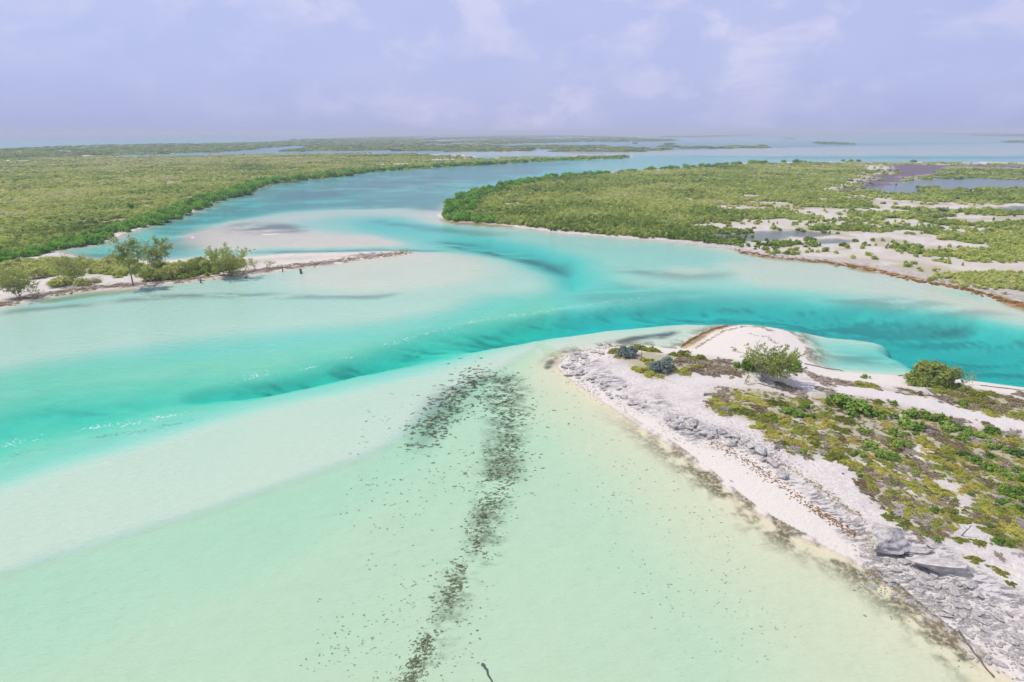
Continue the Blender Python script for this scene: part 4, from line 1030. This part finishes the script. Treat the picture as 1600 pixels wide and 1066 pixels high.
# ------------------------------------------------------------------ headland: low vegetation
MATS = [mat_mesh('mat_shrub', M_MAT, 2200, .052, 500 + k) for k in range(7)]
DRYS = [mat_mesh('dry_shrub', M_DRY, 1500, .05, 520 + k, .36, .40) for k in range(6)]
GREYS = [bush_mesh('grey_shrub', M_GREY, 1500, .07, 540 + k, lobes=14, spread=.7, lobe_r=(.2, .36)) for k in range(3)]
GRAPES = [bush_mesh('sea_grape', M_GRAPE, 520, .095, 560 + k, lobes=12, spread=.75, lobe_r=(.14, .34), up=.6, aspect=1.05) for k in range(7)]
def low(name, px, py, wpx, hpx, meshes, tint, label, cat, group=None, sy=1.0):
    x, y, z, mpp = place(px, py)
    o = link(name, random.choice(meshes), None, (x, y, z - .04), (0, 0, random.uniform(0, 6.28)), (wpx * mpp * .5, wpx * mpp * .5 * sy, max(hpx, 3) * mpp * 1.15)); o['tint'] = tint
    tag(o, label, cat, group)
low('grey_shrub', 978, 557, 46, 20, GREYS, .25, 'silvery grey mound of shrub at the tip of the headland', 'shrub', sy=.8)
low('grey_shrub', 1032, 578, 54, 22, GREYS, .2, 'blue-green mound of shrub in front of the silvery grey one', 'shrub', sy=.8)
low('mat_shrub', 962, 553, 24, 14, MATS, .5, 'yellow-green tuft at the left end of the silvery grey mound', 'shrub')
low('mat_shrub', 998, 546, 26, 14, MATS, .35, 'olive-green tuft behind the silvery grey mound', 'shrub')
low('mat_shrub', 1018, 551, 30, 16, MATS, .4, 'olive-green tuft at the right end of the silvery grey mound', 'shrub')
low('mat_shrub', 964, 559, 12, 6, MATS, .7, 'small pale tuft on bare sand below the silvery grey mound', 'shrub')
low('mat_shrub', 1008, 581, 36, 13, MATS, .62, 'yellow and orange mat in front of the blue-green mound', 'shrub')
low('mat_shrub', 1028, 589, 18, 7, MATS, .6, 'small round yellow-green tuft nearest the sand below the blue-green mound', 'shrub')
low('mat_shrub', 1012, 566, 26, 10, MATS, .5, 'yellow-green tuft between the grey and the blue-green mounds', 'shrub')
low('mat_shrub', 1064, 556, 32, 12, MATS, .2, 'olive mat at the foot of the sand spit', 'shrub')
low('mat_shrub', 1090, 562, 26, 12, MATS, .3, 'olive mat right of the one at the foot of the sand spit', 'shrub')
low('mat_shrub', 1052, 579, 20, 9, MATS, .35, 'green tuft at the right end of the blue-green mound', 'shrub')
low('mat_shrub', 1068, 581, 26, 9, MATS, .55, 'yellow-green mat among the dry brown growth at the headland tip', 'shrub')
low('mat_shrub', 1088, 574, 18, 6, MATS, .4, 'small green tuft in the dry brown growth behind the track end', 'shrub')
for (px, py, w) in ((1075, 566, 40), (1105, 572, 44), (1130, 577, 46), (1112, 583, 40), (1145, 584, 40), (1085, 580, 30), (1060, 566, 30), (1128, 566, 34)):
    low('dry_shrub', px, py, w, 9, DRYS, random.uniform(.25, .6), 'low dry brown growth between the headland tip and the casuarina', 'shrub', 'dry growth at the headland tip')
low('dry_shrub', 1285, 596, 60, 9, DRYS, .7, 'straw-coloured mat on the sand right of the casuarina shadow', 'shrub', sy=.6)
low('dry_shrub', 1320, 601, 50, 9, DRYS, .6, 'straw-coloured mat further right along the edge of the track', 'shrub', sy=.6)
low('mat_shrub', 1350, 604, 44, 10, MATS, .45, 'yellow-green mat at the right end of the straw-coloured growth by the track', 'shrub', sy=.6)
low('sea_grape', 1352, 592, 16, 7, GRAPES, .5, 'small grey-green bush on white sand near the bay', 'shrub')
for (px, py, w, h_, ti, lab) in ((1478, 615, 36, 12, .4, 'yellow-green mat just below the dome-shaped shrub'), (1516, 617, 34, 16, .3, 'bright green tuft right of the mat below the dome-shaped shrub'), (1547, 620, 22, 14, .35, 'upright bright green tuft near the beach on the far right'), (1520, 629, 34, 9, .3, 'green mat below the bright tuft by the beach'), (1596, 652, 30, 10, .4, 'green mat at the right edge above the track')):
    low('mat_shrub', px, py, w, h_, MATS, ti, lab, 'shrub')
for (px, py, w) in ((1500, 622, 46), (1480, 627, 40), (1535, 630, 44), (1570, 624, 40), (1590, 632, 44), (1560, 640, 40), (1600, 620, 36), (1510, 612, 30)):
    low('dry_shrub', px, py, w, 10, DRYS, random.uniform(.2, .55), 'brown dry bush in the strip between the track and the right-hand beach', 'shrub', 'dry bushes between track and beach')
for (px, py, w, h_, ti, lab) in ((1330, 640, 64, 26, .45, 'broad bright green leafy bush beside the track, largest on the headland'), (1305, 632, 40, 16, .2, 'dark green left shoulder of the leafy growth beside the track'), (1365, 650, 44, 14, .3, 'dark green bush right of the largest leafy one'),
                                (1425, 652, 40, 16, .4, 'leafy bush at the right end of the green row by the track'), (1418, 668, 46, 18, .6, 'pale green sea grape bush below the green row'), (1396, 656, 18, 12, .3, 'small dark sea grape in front of the green row')):
    low('sea_grape', px, py, w, h_, GRAPES, ti, lab, 'bush')
grape = [(1450, 655), (1470, 665), (1474, 660), (1500, 672), (1515, 680), (1530, 684), (1545, 677), (1505, 688), (1545, 700), (1542, 714), (1560, 705), (1590, 712), (1375, 712), (1390, 718), (1510, 716), (1528, 724), (1555, 740), (1570, 748), (1545, 735), (1590, 740), (1580, 770), (1596, 785), (1360, 700), (1240, 650), (1262, 640), (1228, 645), (1600, 755), (1410, 700), (1430, 672), (1265, 655), (1395, 680), (1480, 672), (1600, 800), (1560, 850), (1570, 770), (1620, 720), (1640, 760)]
def hue(t, names):
    return names[min(int(t * len(names)), len(names) - 1)]
def size_word(w):
    return 'small' if w < 22 else 'large' if w > 36 else 'middling'
def mosaic(name, px, py, w, h_, meshes, ti, names, kind, group, sy):
    x, y, z, mpp = place(px, py)
    low(name, px, py, w, h_, meshes, ti, near('%s %s %s' % (size_word(w), hue(ti, names), kind), (x, y, z), HEAD_MARKS), 'shrub', group, sy)
YN, DN, GN = ['dark olive', 'olive-green', 'bright yellow-green', 'yellow and rusty'], ['reddish brown', 'straw-brown', 'greyish brown', 'pale grey'], ['dark green', 'mid green', 'light green']
for px, py in grape:
    mosaic('sea_grape', px + random.uniform(-4, 4), py, random.uniform(20, 34), random.uniform(9, 15), GRAPES, random.uniform(.1, .75), GN, 'sea grape', 'sea grapes on the headland', 1)
ylw = [(1170, 645, 44), (1200, 655, 46), (1225, 665, 44), (1190, 668, 40), (1210, 680, 44), (1232, 690, 34), (1250, 672, 40), (1270, 680, 40), (1275, 695, 40), (1250, 695, 32), (1290, 665, 44), (1310, 672, 40), (1320, 658, 44), (1285, 650, 46), (1265, 660, 30), (1300, 690, 44), (1330, 690, 30), (1150, 636, 44), (1120, 630, 40), (1135, 642, 36), (1255, 630, 24), (1180, 625, 50), (1215, 632, 40), (1310, 715, 46), (1330, 728, 40), (1355, 715, 34), (1375, 735, 40), (1400, 690, 36), (1440, 690, 40), (1455, 702, 40), (1425, 760, 40), (1450, 755, 34), (1488, 730, 36), (1500, 742, 44), (1470, 770, 40), (1440, 800, 42), (1490, 808, 44), (1510, 815, 36), (1560, 800, 50), (1580, 830, 50), (1560, 842, 46), (1540, 830, 30), (1582, 752, 44), (1540, 790, 44), (1600, 850, 44), (1620, 830, 40), (1360, 760, 44), (1290, 630, 30), (1478, 708, 40), (1520, 760, 34), (1420, 790, 30), (1600, 725, 40), (1610, 700, 40), (1395, 770, 30), (1530, 700, 30), (1580, 690, 34)]
for (px, py, w) in ylw:
    mosaic('mat_shrub', px, py, w * random.uniform(.65, 1.0), random.uniform(6, 11), MATS, random.uniform(.1, .9), YN, 'mat', 'low green mats on the headland', random.uniform(.6, 1))
dry = [(1345, 757, 54), (1360, 770, 40), (1185, 640, 40), (1240, 705, 40), (1330, 708, 40), (1350, 735, 44), (1390, 755, 44), (1410, 735, 44), (1430, 725, 40), (1460, 745, 44), (1480, 695, 54), (1500, 700, 50), (1460, 685, 40), (1520, 735, 44), (1545, 760, 40), (1560, 775, 40), (1400, 780, 54), (1420, 800, 56), (1440, 815, 44), (1455, 830, 46), (1435, 836, 40), (1475, 838, 44), (1535, 810, 34), (1550, 820, 36), (1500, 660, 40), (1550, 690, 40), (1520, 690, 46), (1570, 725, 40), (1260, 715, 30), (1215, 700, 26), (1290, 710, 30), (1380, 690, 30), (1390, 665, 40), (1450, 672, 40), (1560, 870, 30), (1590, 815, 40), (1600, 870, 40), (1230, 608, 50), (1250, 616, 44), (1290, 612, 50), (1130, 620, 46), (1110, 632, 36), (1540, 665, 36), (1580, 678, 40), (1610, 780, 50), (1630, 800, 50)]
for (px, py, w) in dry:
    mosaic('dry_shrub', px, py, w * random.uniform(.7, 1.0), random.uniform(5, 9), DRYS, random.uniform(.02, .98), DN, 'dry mat', 'dry mats on the headland', random.uniform(.6, 1))
cnt = 0
while cnt < 480:                                           # the finer patches between them
    px, py = random.uniform(1085, 1840), random.uniform(604, 940)
    x, y, z, mpp = place(px, py)
    if sample_field(hveg, np.array([[x, y]]))[0] < .3:
        continue
    cnt += 1; u = random.random(); w = random.uniform(12, 30)
    if u < .5:
        mosaic('mat_shrub', px, py, w, w * .28, MATS, random.uniform(.05, .95), YN, 'mat', 'low green mats on the headland', random.uniform(.6, 1))
    elif u < .84:
        mosaic('dry_shrub', px, py, w * 1.2, w * .25, DRYS, random.uniform(.02, .98), DN, 'dry mat', 'dry mats on the headland', random.uniform(.6, 1))
    else:
        mosaic('sea_grape', px, py, w * .75, w * .38, GRAPES, random.uniform(.1, .8), GN, 'sea grape', 'sea grapes on the headland', 1)
for (px, py, w, lab) in ((1523, 875, 26, 'small green cushion plant alone on white sand above the rocks'), (1560, 895, 26, 'olive cushion plant right of the first one above the rocks'), (1578, 914, 14, 'smallest round cushion plant near the right edge above the rocks'), (1500, 845, 22, 'low green cushion beside the upright dead stem'), (1527, 850, 24, 'flat green cushion right of the upright dead stem')):
    low('cushion_plant', px, py, w, 8, MATS, .25, lab, 'plant')
# small seedlings and litter tufts between the shrubs
hp = []
while len(hp) < 6000:
    px, py = random.uniform(1080, 1840), random.uniform(598, 950)
    x, y, z, mpp = place(px, py)
    q = np.array([[x, y]])
    if sample_field(hveg, q)[0] > .35:
        hp.append((x, y, z - .02))
hp = np.array(hp)
rs = rng.uniform(.08, .34, len(hp))
scatter('ground_cover', hp, rng.uniform(0, 6.28, len(hp)), np.stack([rs, rs, rs * rng.uniform(.4, .9, len(hp))], 1), rng.uniform(.05, .95, len(hp)), variants('cover_variant', MATS[:3] + DRYS[:3] + GRAPES[:1]), 7, 'small mixed tufts filling the gaps in the headland scrub', 'ground cover')

# ------------------------------------------------------------------ driftwood
def log(name, pxs, rad_m, label, seed, mat=M_DRIFT, lift=.05, cat='driftwood', branches=0, under=False):
    r = np.random.default_rng(seed); P = []
    for px, py in pxs:
        x, y, z, mpp = place(px, py); P.append((x, y, (max(z, 0) if not under else z) + lift))
    P = np.array(P); base = P[0].copy(); t = np.linspace(0, len(P) - 1, 9)
    Q = np.stack([np.interp(t, range(len(P)), P[:, k]) for k in range(3)], 1) - base + r.normal(size=(9, 3)) * rad_m * .35
    e = link(name, None, None, base); tag(e, label, cat); e.empty_display_size = .2
    link('stem', mesh_arr('stem', *tubes([(Q, np.linspace(rad_m, rad_m * .55, 9) * r.uniform(.85, 1.15, 9))], 7), mat, True), e)
    for k in range(branches):
        b, _ = bend(Q[3 + k], r.normal(size=3) + np.array([0, 0, .5]), rad_m * 9, r, 4)
        link('branch', mesh_arr('branch', *tubes([(b, np.linspace(rad_m * .4, rad_m * .15, 4))], 5), mat, True), e)
log('driftwood_log', [(1256, 570), (1285, 576), (1317, 582)], .085, 'long straight dark log lying along the beach of the bay', 1)
log('driftwood_log', [(1402, 589), (1430, 589), (1448, 590)], .06, 'thin dark log half under the dome-shaped shrub', 2)
log('driftwood_branch', [(1440, 607), (1455, 615), (1470, 626), (1484, 633), (1496, 631)], .075, 'bent dark branch on sand between the dome-shaped shrub and the track', 3, lift=.12)
log('driftwood_log', [(1496, 988), (1520, 1022), (1548, 1059)], .075, 'long thin log slanting through the shallows at the bottom right', 4, lift=.02)
log('driftwood_log', [(752, 1038), (760, 1050), (768, 1068)], .085, 'short brown log under water at the bottom edge', 5, under=True, lift=.06)
log('driftwood_branch', [(1183, 600), (1205, 606), (1238, 613)], .05, 'grey branch in the shadow of the windswept casuarina', 6)
log('driftwood_branch', [(1150, 630), (1175, 628), (1200, 625)], .06, 'dark dead branch above the yellow-green mats left of centre', 7, branches=3)
log('driftwood_branch', [(1246, 620), (1252, 623), (1260, 625)], .05, 'small crooked twig on sand near the leafy growth', 8, branches=3)
log('driftwood_log', [(1530, 604), (1570, 609), (1610, 614)], .06, 'thin log along the top of the right-hand beach', 9)
snag(1001, 561, 19, 11, 'slender upright dead stem in the silvery grey mound', M_BARK, 'dead_sapling', .06, 1, .06)
snag(1039, 587, 7, 12, 'tiny bleached stump with dark base beside the blue-green mound', M_BLEACH, 'dead_stump', 0, 1, .10)
snag(1500, 838, 24, 13, 'upright weathered dead stem standing on white sand above the rocks', M_DRIFT, 'dead_sapling', .05, 3, .05)

# ------------------------------------------------------------------ rocks
ROCKS = [rock_mesh('rock', 700 + k, flat=random.uniform(.35, .6), sub=2 if k < 6 else 1) for k in range(10)]
def rock_at(px, py, wpx, label, group=None, name='rock', sy=.75, sz=1.0, rot=None, tilt=.15, mesh=None, sink=.25):
    x, y, z, mpp = place(px, py); s = wpx * mpp * .62
    o = link(name, mesh or random.choice(ROCKS), None, (x, y, z + s * .28 * sz * (1 - sink * 2)), (random.uniform(-tilt, tilt), random.uniform(-tilt, tilt), random.uniform(0, 6.28) if rot is None else rot), (s, s * sy, s * sz))
    tag(o, near(label, (x, y, z), SHORE_MARKS) if group else label, 'rock', group)
BIG = [rock_mesh('boulder', 800 + k, flat=.5, planes=14, sub=5, rnd=.05, layers=.05) for k in range(3)]
rock_at(1386, 858, 62, 'big grey slab-like boulder at the end of the sandy beach', name='boulder', sy=.72, sz=1.35, rot=-.3, mesh=BIG[0], tilt=.05, sink=0)
rock_at(1470, 897, 78, 'long undercut grey ledge of rock right of the big boulder', name='rock_ledge', sy=.42, sz=.75, rot=-.35, mesh=BIG[1], tilt=.04)
rock_at(1430, 868, 44, 'flat grey slab between the big boulder and the undercut ledge', name='rock_slab', sy=.5, sz=.5, rot=-.3, mesh=BIG[2], tilt=.05)
line = [(1040, 652), (1060, 664), (1085, 672), (1110, 682), (1150, 690), (1175, 700), (1200, 720), (1225, 738)]
lpt = np.array([(np.interp(t, range(len(line)), [p[0] for p in line]), np.interp(t, range(len(line)), [p[1] for p in line])) for t in np.linspace(0, 7, 46)])
for px, py in lpt:
    rock_at(px + random.gauss(0, 4), py + random.gauss(0, 4), random.choice([10, 13, 16, 22]), 'grey block of the mid-beach ledge,', 'blocks of the mid-beach ledge', sz=1.15)
slabs = []
while len(slabs) < 120:
    t = random.random(); px = 1380 + 260 * t; py = 868 + 150 * t + random.gauss(0, 24) + 8
    slabs.append((px, py))
for px, py in slabs:
    rock_at(px, py, random.choice([7, 9, 11, 14, 19]), 'angular grey limestone slab', 'slabs of the lower right shore', sz=.7, sy=random.uniform(.5, .9), tilt=.12)
tipr = []
tl_ = [(1000, 640), (960, 612), (925, 600), (900, 584), (893, 572), (905, 560), (935, 550), (960, 545)]
for k in range(70):
    t = random.uniform(0, 7); px = np.interp(t, range(8), [p[0] for p in tl_]); py = np.interp(t, range(8), [p[1] for p in tl_])
    rock_at(px + random.gauss(0, 9), py + random.gauss(0, 5), random.choice([6, 8, 10, 14]), 'pale weathered rock at the headland tip,', 'rocks round the headland tip', sz=.9)
# rubble too small to count
rub = []
for k in range(2600):
    u = random.random()
    if u < .30:
        t = random.uniform(0, 7); px = np.interp(t, range(8), [p[0] for p in tl_]) + random.gauss(-4, 14); py = np.interp(t, range(8), [p[1] for p in tl_]) + random.gauss(2, 8)
    elif u < .6:
        t = random.uniform(0, 7); px = np.interp(t, range(8), [p[0] for p in line]) + random.gauss(0, 22); py = np.interp(t, range(8), [p[1] for p in line]) + random.gauss(0, 11)
    else:
        t = random.random(); px = 1330 + 320 * t; py = 858 + 190 * t + random.gauss(0, 30)
    x, y, z, mpp = place(px, py); rub.append((x, y, z))
rub = np.array(rub); rs = rng.uniform(.05, .17, len(rub)) * (1 + (rng.uniform(0, 1, len(rub)) < .08))
scatter('rubble', rub, rng.uniform(0, 6.28, len(rub)), np.stack([rs, rs * rng.uniform(.6, 1, len(rub)), rs * .8], 1), rng.uniform(0, 1, len(rub)), variants('rubble_variant', ROCKS[6:]), 4, 'loose limestone rubble strewn along the rocky shore of the headland', 'rubble')
# rubble of the right-hand coast
rr2 = belt(RIGHT_SHORE[3:21], 7, 900); rr2 = rr2[sample_field(sR, rr2) > .6]
rs = rng.uniform(.25, .8, len(rr2))
scatter('shore_stones', xyz(rr2), rng.uniform(0, 6.28, len(rr2)), np.stack([rs, rs * .7, rs * .6], 1), rng.uniform(0, 1, len(rr2)), variants('stone_variant', ROCKS[4:]), 6, 'pale broken rock lining the right-hand coast', 'rocks')

# ------------------------------------------------------------------ seaweed
def weed_mesh(seed, mat=M_WEED, n=46, hgt=.22, leaf=.17):
    r = np.random.default_rng(seed); a = r.uniform(0, 6.28, n); d = np.sqrt(r.uniform(0, 1, n)); ph = r.uniform(0, 6.28, 3)
    k = 1 + .3 * np.sin(2 * a + ph[0]) + .2 * np.sin(5 * a + ph[1])
    p = np.stack([d * k * np.cos(a), d * k * np.sin(a) * .8, r.uniform(.02, hgt, n) * (1.1 - d)], 1)
    v, f = leaves(p, r.normal(size=(n, 3)) * .5 + np.array([0, 0, 1]), leaf * r.uniform(.6, 1.5, n), 1.6, r)
    return mesh_arr('seaweed_clump', v, f, mat)
WEEDS = [weed_mesh(900 + k) for k in range(6)]
spine = [(772, 588), (786, 620), (798, 660), (792, 700), (784, 740), (765, 780), (745, 830), (730, 870), (706, 920), (690, 960), (668, 1000), (648, 1045), (632, 1085)]
spw = [24, 26, 28, 28, 26, 20, 17, 20, 15, 17, 14, 14, 14]
clumps = []
k = 0
while k < 5200:
    u = random.random()
    if u < .50:
        t = 12 * random.random() ** 1.15; w = np.interp(t, range(13), spw)
        px = np.interp(t, range(13), [p[0] for p in spine]) + random.gauss(0, w * random.choice([.5, .6, 1.1])); py = np.interp(t, range(13), [p[1] for p in spine]) + random.gauss(0, 8)
        sp_ = random.uniform(.7, 2.5) * (1 if random.random() > .12 else 1.7); th = .39
    elif u < .66:
        t = random.random(); px = 748 - 100 * t + random.gauss(0, 15); py = 590 + 105 * t + random.gauss(0, 16); sp_ = random.uniform(1.0, 3.6); th = .40
    elif u < .88:
        t = random.random(); px = random.uniform(570, 850) - 110 * t; py = 640 + 430 * t + random.gauss(0, 20); sp_ = random.uniform(.5, 1.8); th = .40
    else:
        t = random.random(); px = random.uniform(800, 1010) + 260 * t; py = 600 + 420 * t + random.gauss(0, 30); sp_ = random.uniform(.45, 1.5); th = .42
    k += 1
    x, y, z, mpp = place(px, py)
    if z < -.1 and float(fbm(np.array([x]), np.array([y]), 2.6, 83, 3)[0]) > th + random.gauss(0, .10):
        clumps.append((x, y, z, sp_ * mpp * 1.25, sp_))
clumps.sort(key=lambda c: -c[4])
for k, (x, y, z, s, _) in enumerate(clumps[:300]):
    o = link('seaweed_clump', WEEDS[k % 6], None, (x, y, z), (0, 0, random.gauss(0, .5)), (s, s * random.uniform(.5, .9), s * .6)); o['tint'] = random.uniform(.05, .95)
    tag(o, near('brown seaweed clump under water', (x, y, z), WEED_MARKS), 'seaweed', 'seaweed clumps on the lagoon bed')
rest = np.array(clumps[300:])
scatter('scattered_seaweed', rest[:, :3], rng.normal(0, .5, len(rest)), np.stack([rest[:, 3], rest[:, 3] * .75, rest[:, 3] * .8], 1), rng.uniform(.1, .8, len(rest)), variants('weed_variant', WEEDS), 6, 'small brown bits of seaweed scattered over the pale lagoon bed', 'seaweed')
SARG = [weed_mesh(930 + k, M_SARG, 60, .3, .2) for k in range(4)]
def wrack(name, pxs, spread, n, size, mats, label, tint):
    P = []
    for k in range(n):
        t = random.uniform(0, len(pxs) - 1); px = np.interp(t, range(len(pxs)), [p[0] for p in pxs]) + random.gauss(0, spread); py = np.interp(t, range(len(pxs)), [p[1] for p in pxs]) + random.gauss(0, spread * .35)
        x, y, z, mpp = place(px, py)
        P.append((x, y, max(z, 0.0)))
    P = np.array(P); s = rng.uniform(.5, 1.3, n) * size
    scatter(name, P, rng.uniform(0, 6.28, n), np.stack([s, s * .6, s * .6], 1), rng.uniform(*tint, n), variants(name + '_variant', mats), len(mats), label, 'seaweed')
wrack('orange_wrack', [(1110, 690), (1150, 712), (1190, 738), (1230, 765), (1270, 795), (1300, 815), (1340, 840)], 6, 420, .12, SARG, 'orange-brown seaweed strewn in a line along the beach', (.2, .9))
wrack('dark_wrack', [(1165, 690), (1200, 715), (1240, 738), (1275, 760), (1310, 785), (1345, 810)], 4, 260, .13, WEEDS, 'dark purple-brown line of dry seaweed above the orange one', (.3, 1))
wrack('spit_wrack', [(1085, 546), (1105, 533), (1130, 518), (1160, 511), (1190, 512), (1206, 519)], 2, 240, .2, WEEDS, 'thin dark line of dry seaweed round the rim of the sand spit', (.3, 1))
wrack('spit_curl', [(1142, 543), (1150, 547), (1146, 549), (1160, 552), (1176, 555)], 1.6, 70, .16, WEEDS, 'curled dark strand line in the middle of the sand spit', (.3, 1))
wrack('spit_strand', [(1168, 521), (1180, 525), (1200, 527), (1205, 533), (1212, 537)], 2, 60, .16, WEEDS, 'broken strand line across the bare sand spit', (.3, 1))
wrack('sargassum_belt', [(1064, 543), (1078, 533), (1095, 523), (1115, 515), (1136, 510)], 1.2, 260, .20, SARG, 'orange sargassum band along the outer edge of the sand spit', (.4, 1))
wrack('left_spit_wrack', [(-20, 478), (60, 461), (130, 450), (205, 443), (280, 437), (350, 428), (420, 420), (475, 413), (540, 405), (600, 398), (638, 394)], 5, 900, .5, WEEDS, 'dark seaweed bank along the whole shore of the left spit', (.3, 1))
wrack('right_coast_wrack', [(1150, 391), (1200, 401), (1290, 411), (1350, 420), (1430, 439), (1500, 451), (1560, 468), (1620, 486)], 4, 500, .5, SARG, 'orange sargassum line along the right-hand coast', (.3, .9))

# ------------------------------------------------------------------ foam on the tidal rip
fv, ff, off = [], [], 0
foam = [(392, 586, 26, 6), (404, 588, 20, 3), (540, 559, 14, 3), (610, 537, 18, 3), (638, 529, 14, 3), (672, 519, 18, 3), (692, 515, 22, 3), (735, 504, 24, 3), (755, 500, 26, 3), (790, 496, 26, 3), (812, 494, 20, 2.5), (850, 487, 22, 2.5), (882, 482, 26, 2.5), (915, 477, 20, 2), (950, 472, 24, 2), (980, 470, 20, 2), (15, 692, 34, 5), (150, 667, 44, 3), (210, 661, 30, 2.5), (260, 650, 30, 2), (480, 575, 18, 2)]
for px, py, w, h_ in foam:
    for q in range(int(w * 1.7)):
        u = random.gauss(0, .55)
        x, y = ground(px + u * w, py - u * w * .16 + random.gauss(0, h_ * .55)); s = .02 + .09 * random.random() ** 2
        a = random.uniform(0, 3.14)
        for k in range(5):
            fv.append((x + s * 1.8 * math.cos(a + k * 1.2566) * random.uniform(.6, 1.3), y + s * math.sin(a + k * 1.2566) * random.uniform(.6, 1.3), .035))
        fv.append((x, y, .035 + s * .7))
        ff += [(off + k, off + (k + 1) % 5, off + 5) for k in range(5)]; off += 6
stuff(link('foam', mesh_arr('foam', np.array(fv), np.array(ff), M_FOAM)), 'small white breaking crests along the rip line of the channel', 'foam')

# ------------------------------------------------------------------ houses of the far shore
hw = mesh_arr('wall', np.array([(-.5, -.5, 0), (.5, -.5, 0), (.5, .5, 0), (-.5, .5, 0), (-.5, -.5, 1), (.5, -.5, 1), (.5, .5, 1), (-.5, .5, 1)]), np.array([(0, 1, 5, 4), (1, 2, 6, 5), (2, 3, 7, 6), (3, 0, 4, 7)]), M_WALL)
hr = mesh_arr('roof', np.array([(-.55, -.55, 0), (.55, -.55, 0), (.55, .55, 0), (-.55, .55, 0), (-.3, 0, .45), (.3, 0, .45)]), [np.array([(0, 1, 5, 4), (2, 3, 4, 5), (3, 2, 1, 0)]), np.array([(1, 2, 5), (3, 0, 4)])], M_ROOF)
for k in range(34):
    px = random.uniform(1488, 1600); py = random.uniform(210.5, 213.6) - (1600 - px) * .012
    x, y, z, mpp = place(px, py); s = random.uniform(14, 30)
    e = link('house', None, None, (x, y, z + 3), (0, 0, random.uniform(-.5, .5))); tag(e, 'tiny pale house on the hazy far shore at the right', 'house', 'houses on the far shore')
    link('wall', hw, e, (0, 0, 0), (0, 0, 0), (s, s * .7, s * .42)); link('roof', hr, e, (0, 0, s * .42), (0, 0, 0), (s, s * .7, s * .5))

# ------------------------------------------------------------------ haze over the whole place
bm = bmesh.new(); bmesh.ops.create_cube(bm, size=1.0)
for v in bm.verts:
    v.co = Vector((v.co.x * 99000, v.co.y * 99000, -16.0 if v.co.z < 0 else 52.0))
me = bpy.data.meshes.new('haze'); bm.to_mesh(me); bm.free()
m, t, o_m = newmat('haze')
pv = t.nodes.new('ShaderNodeVolumePrincipled'); pv.inputs['Color'].default_value = (.86, .92, 1.0, 1); pv.inputs['Density'].default_value = 3.0e-4
t.links.new(pv.outputs[0], o_m.inputs['Volume'])
me.materials.append(m)
hz = link('haze', me); stuff(hz, 'pale lavender haze lying over water and land', 'haze')
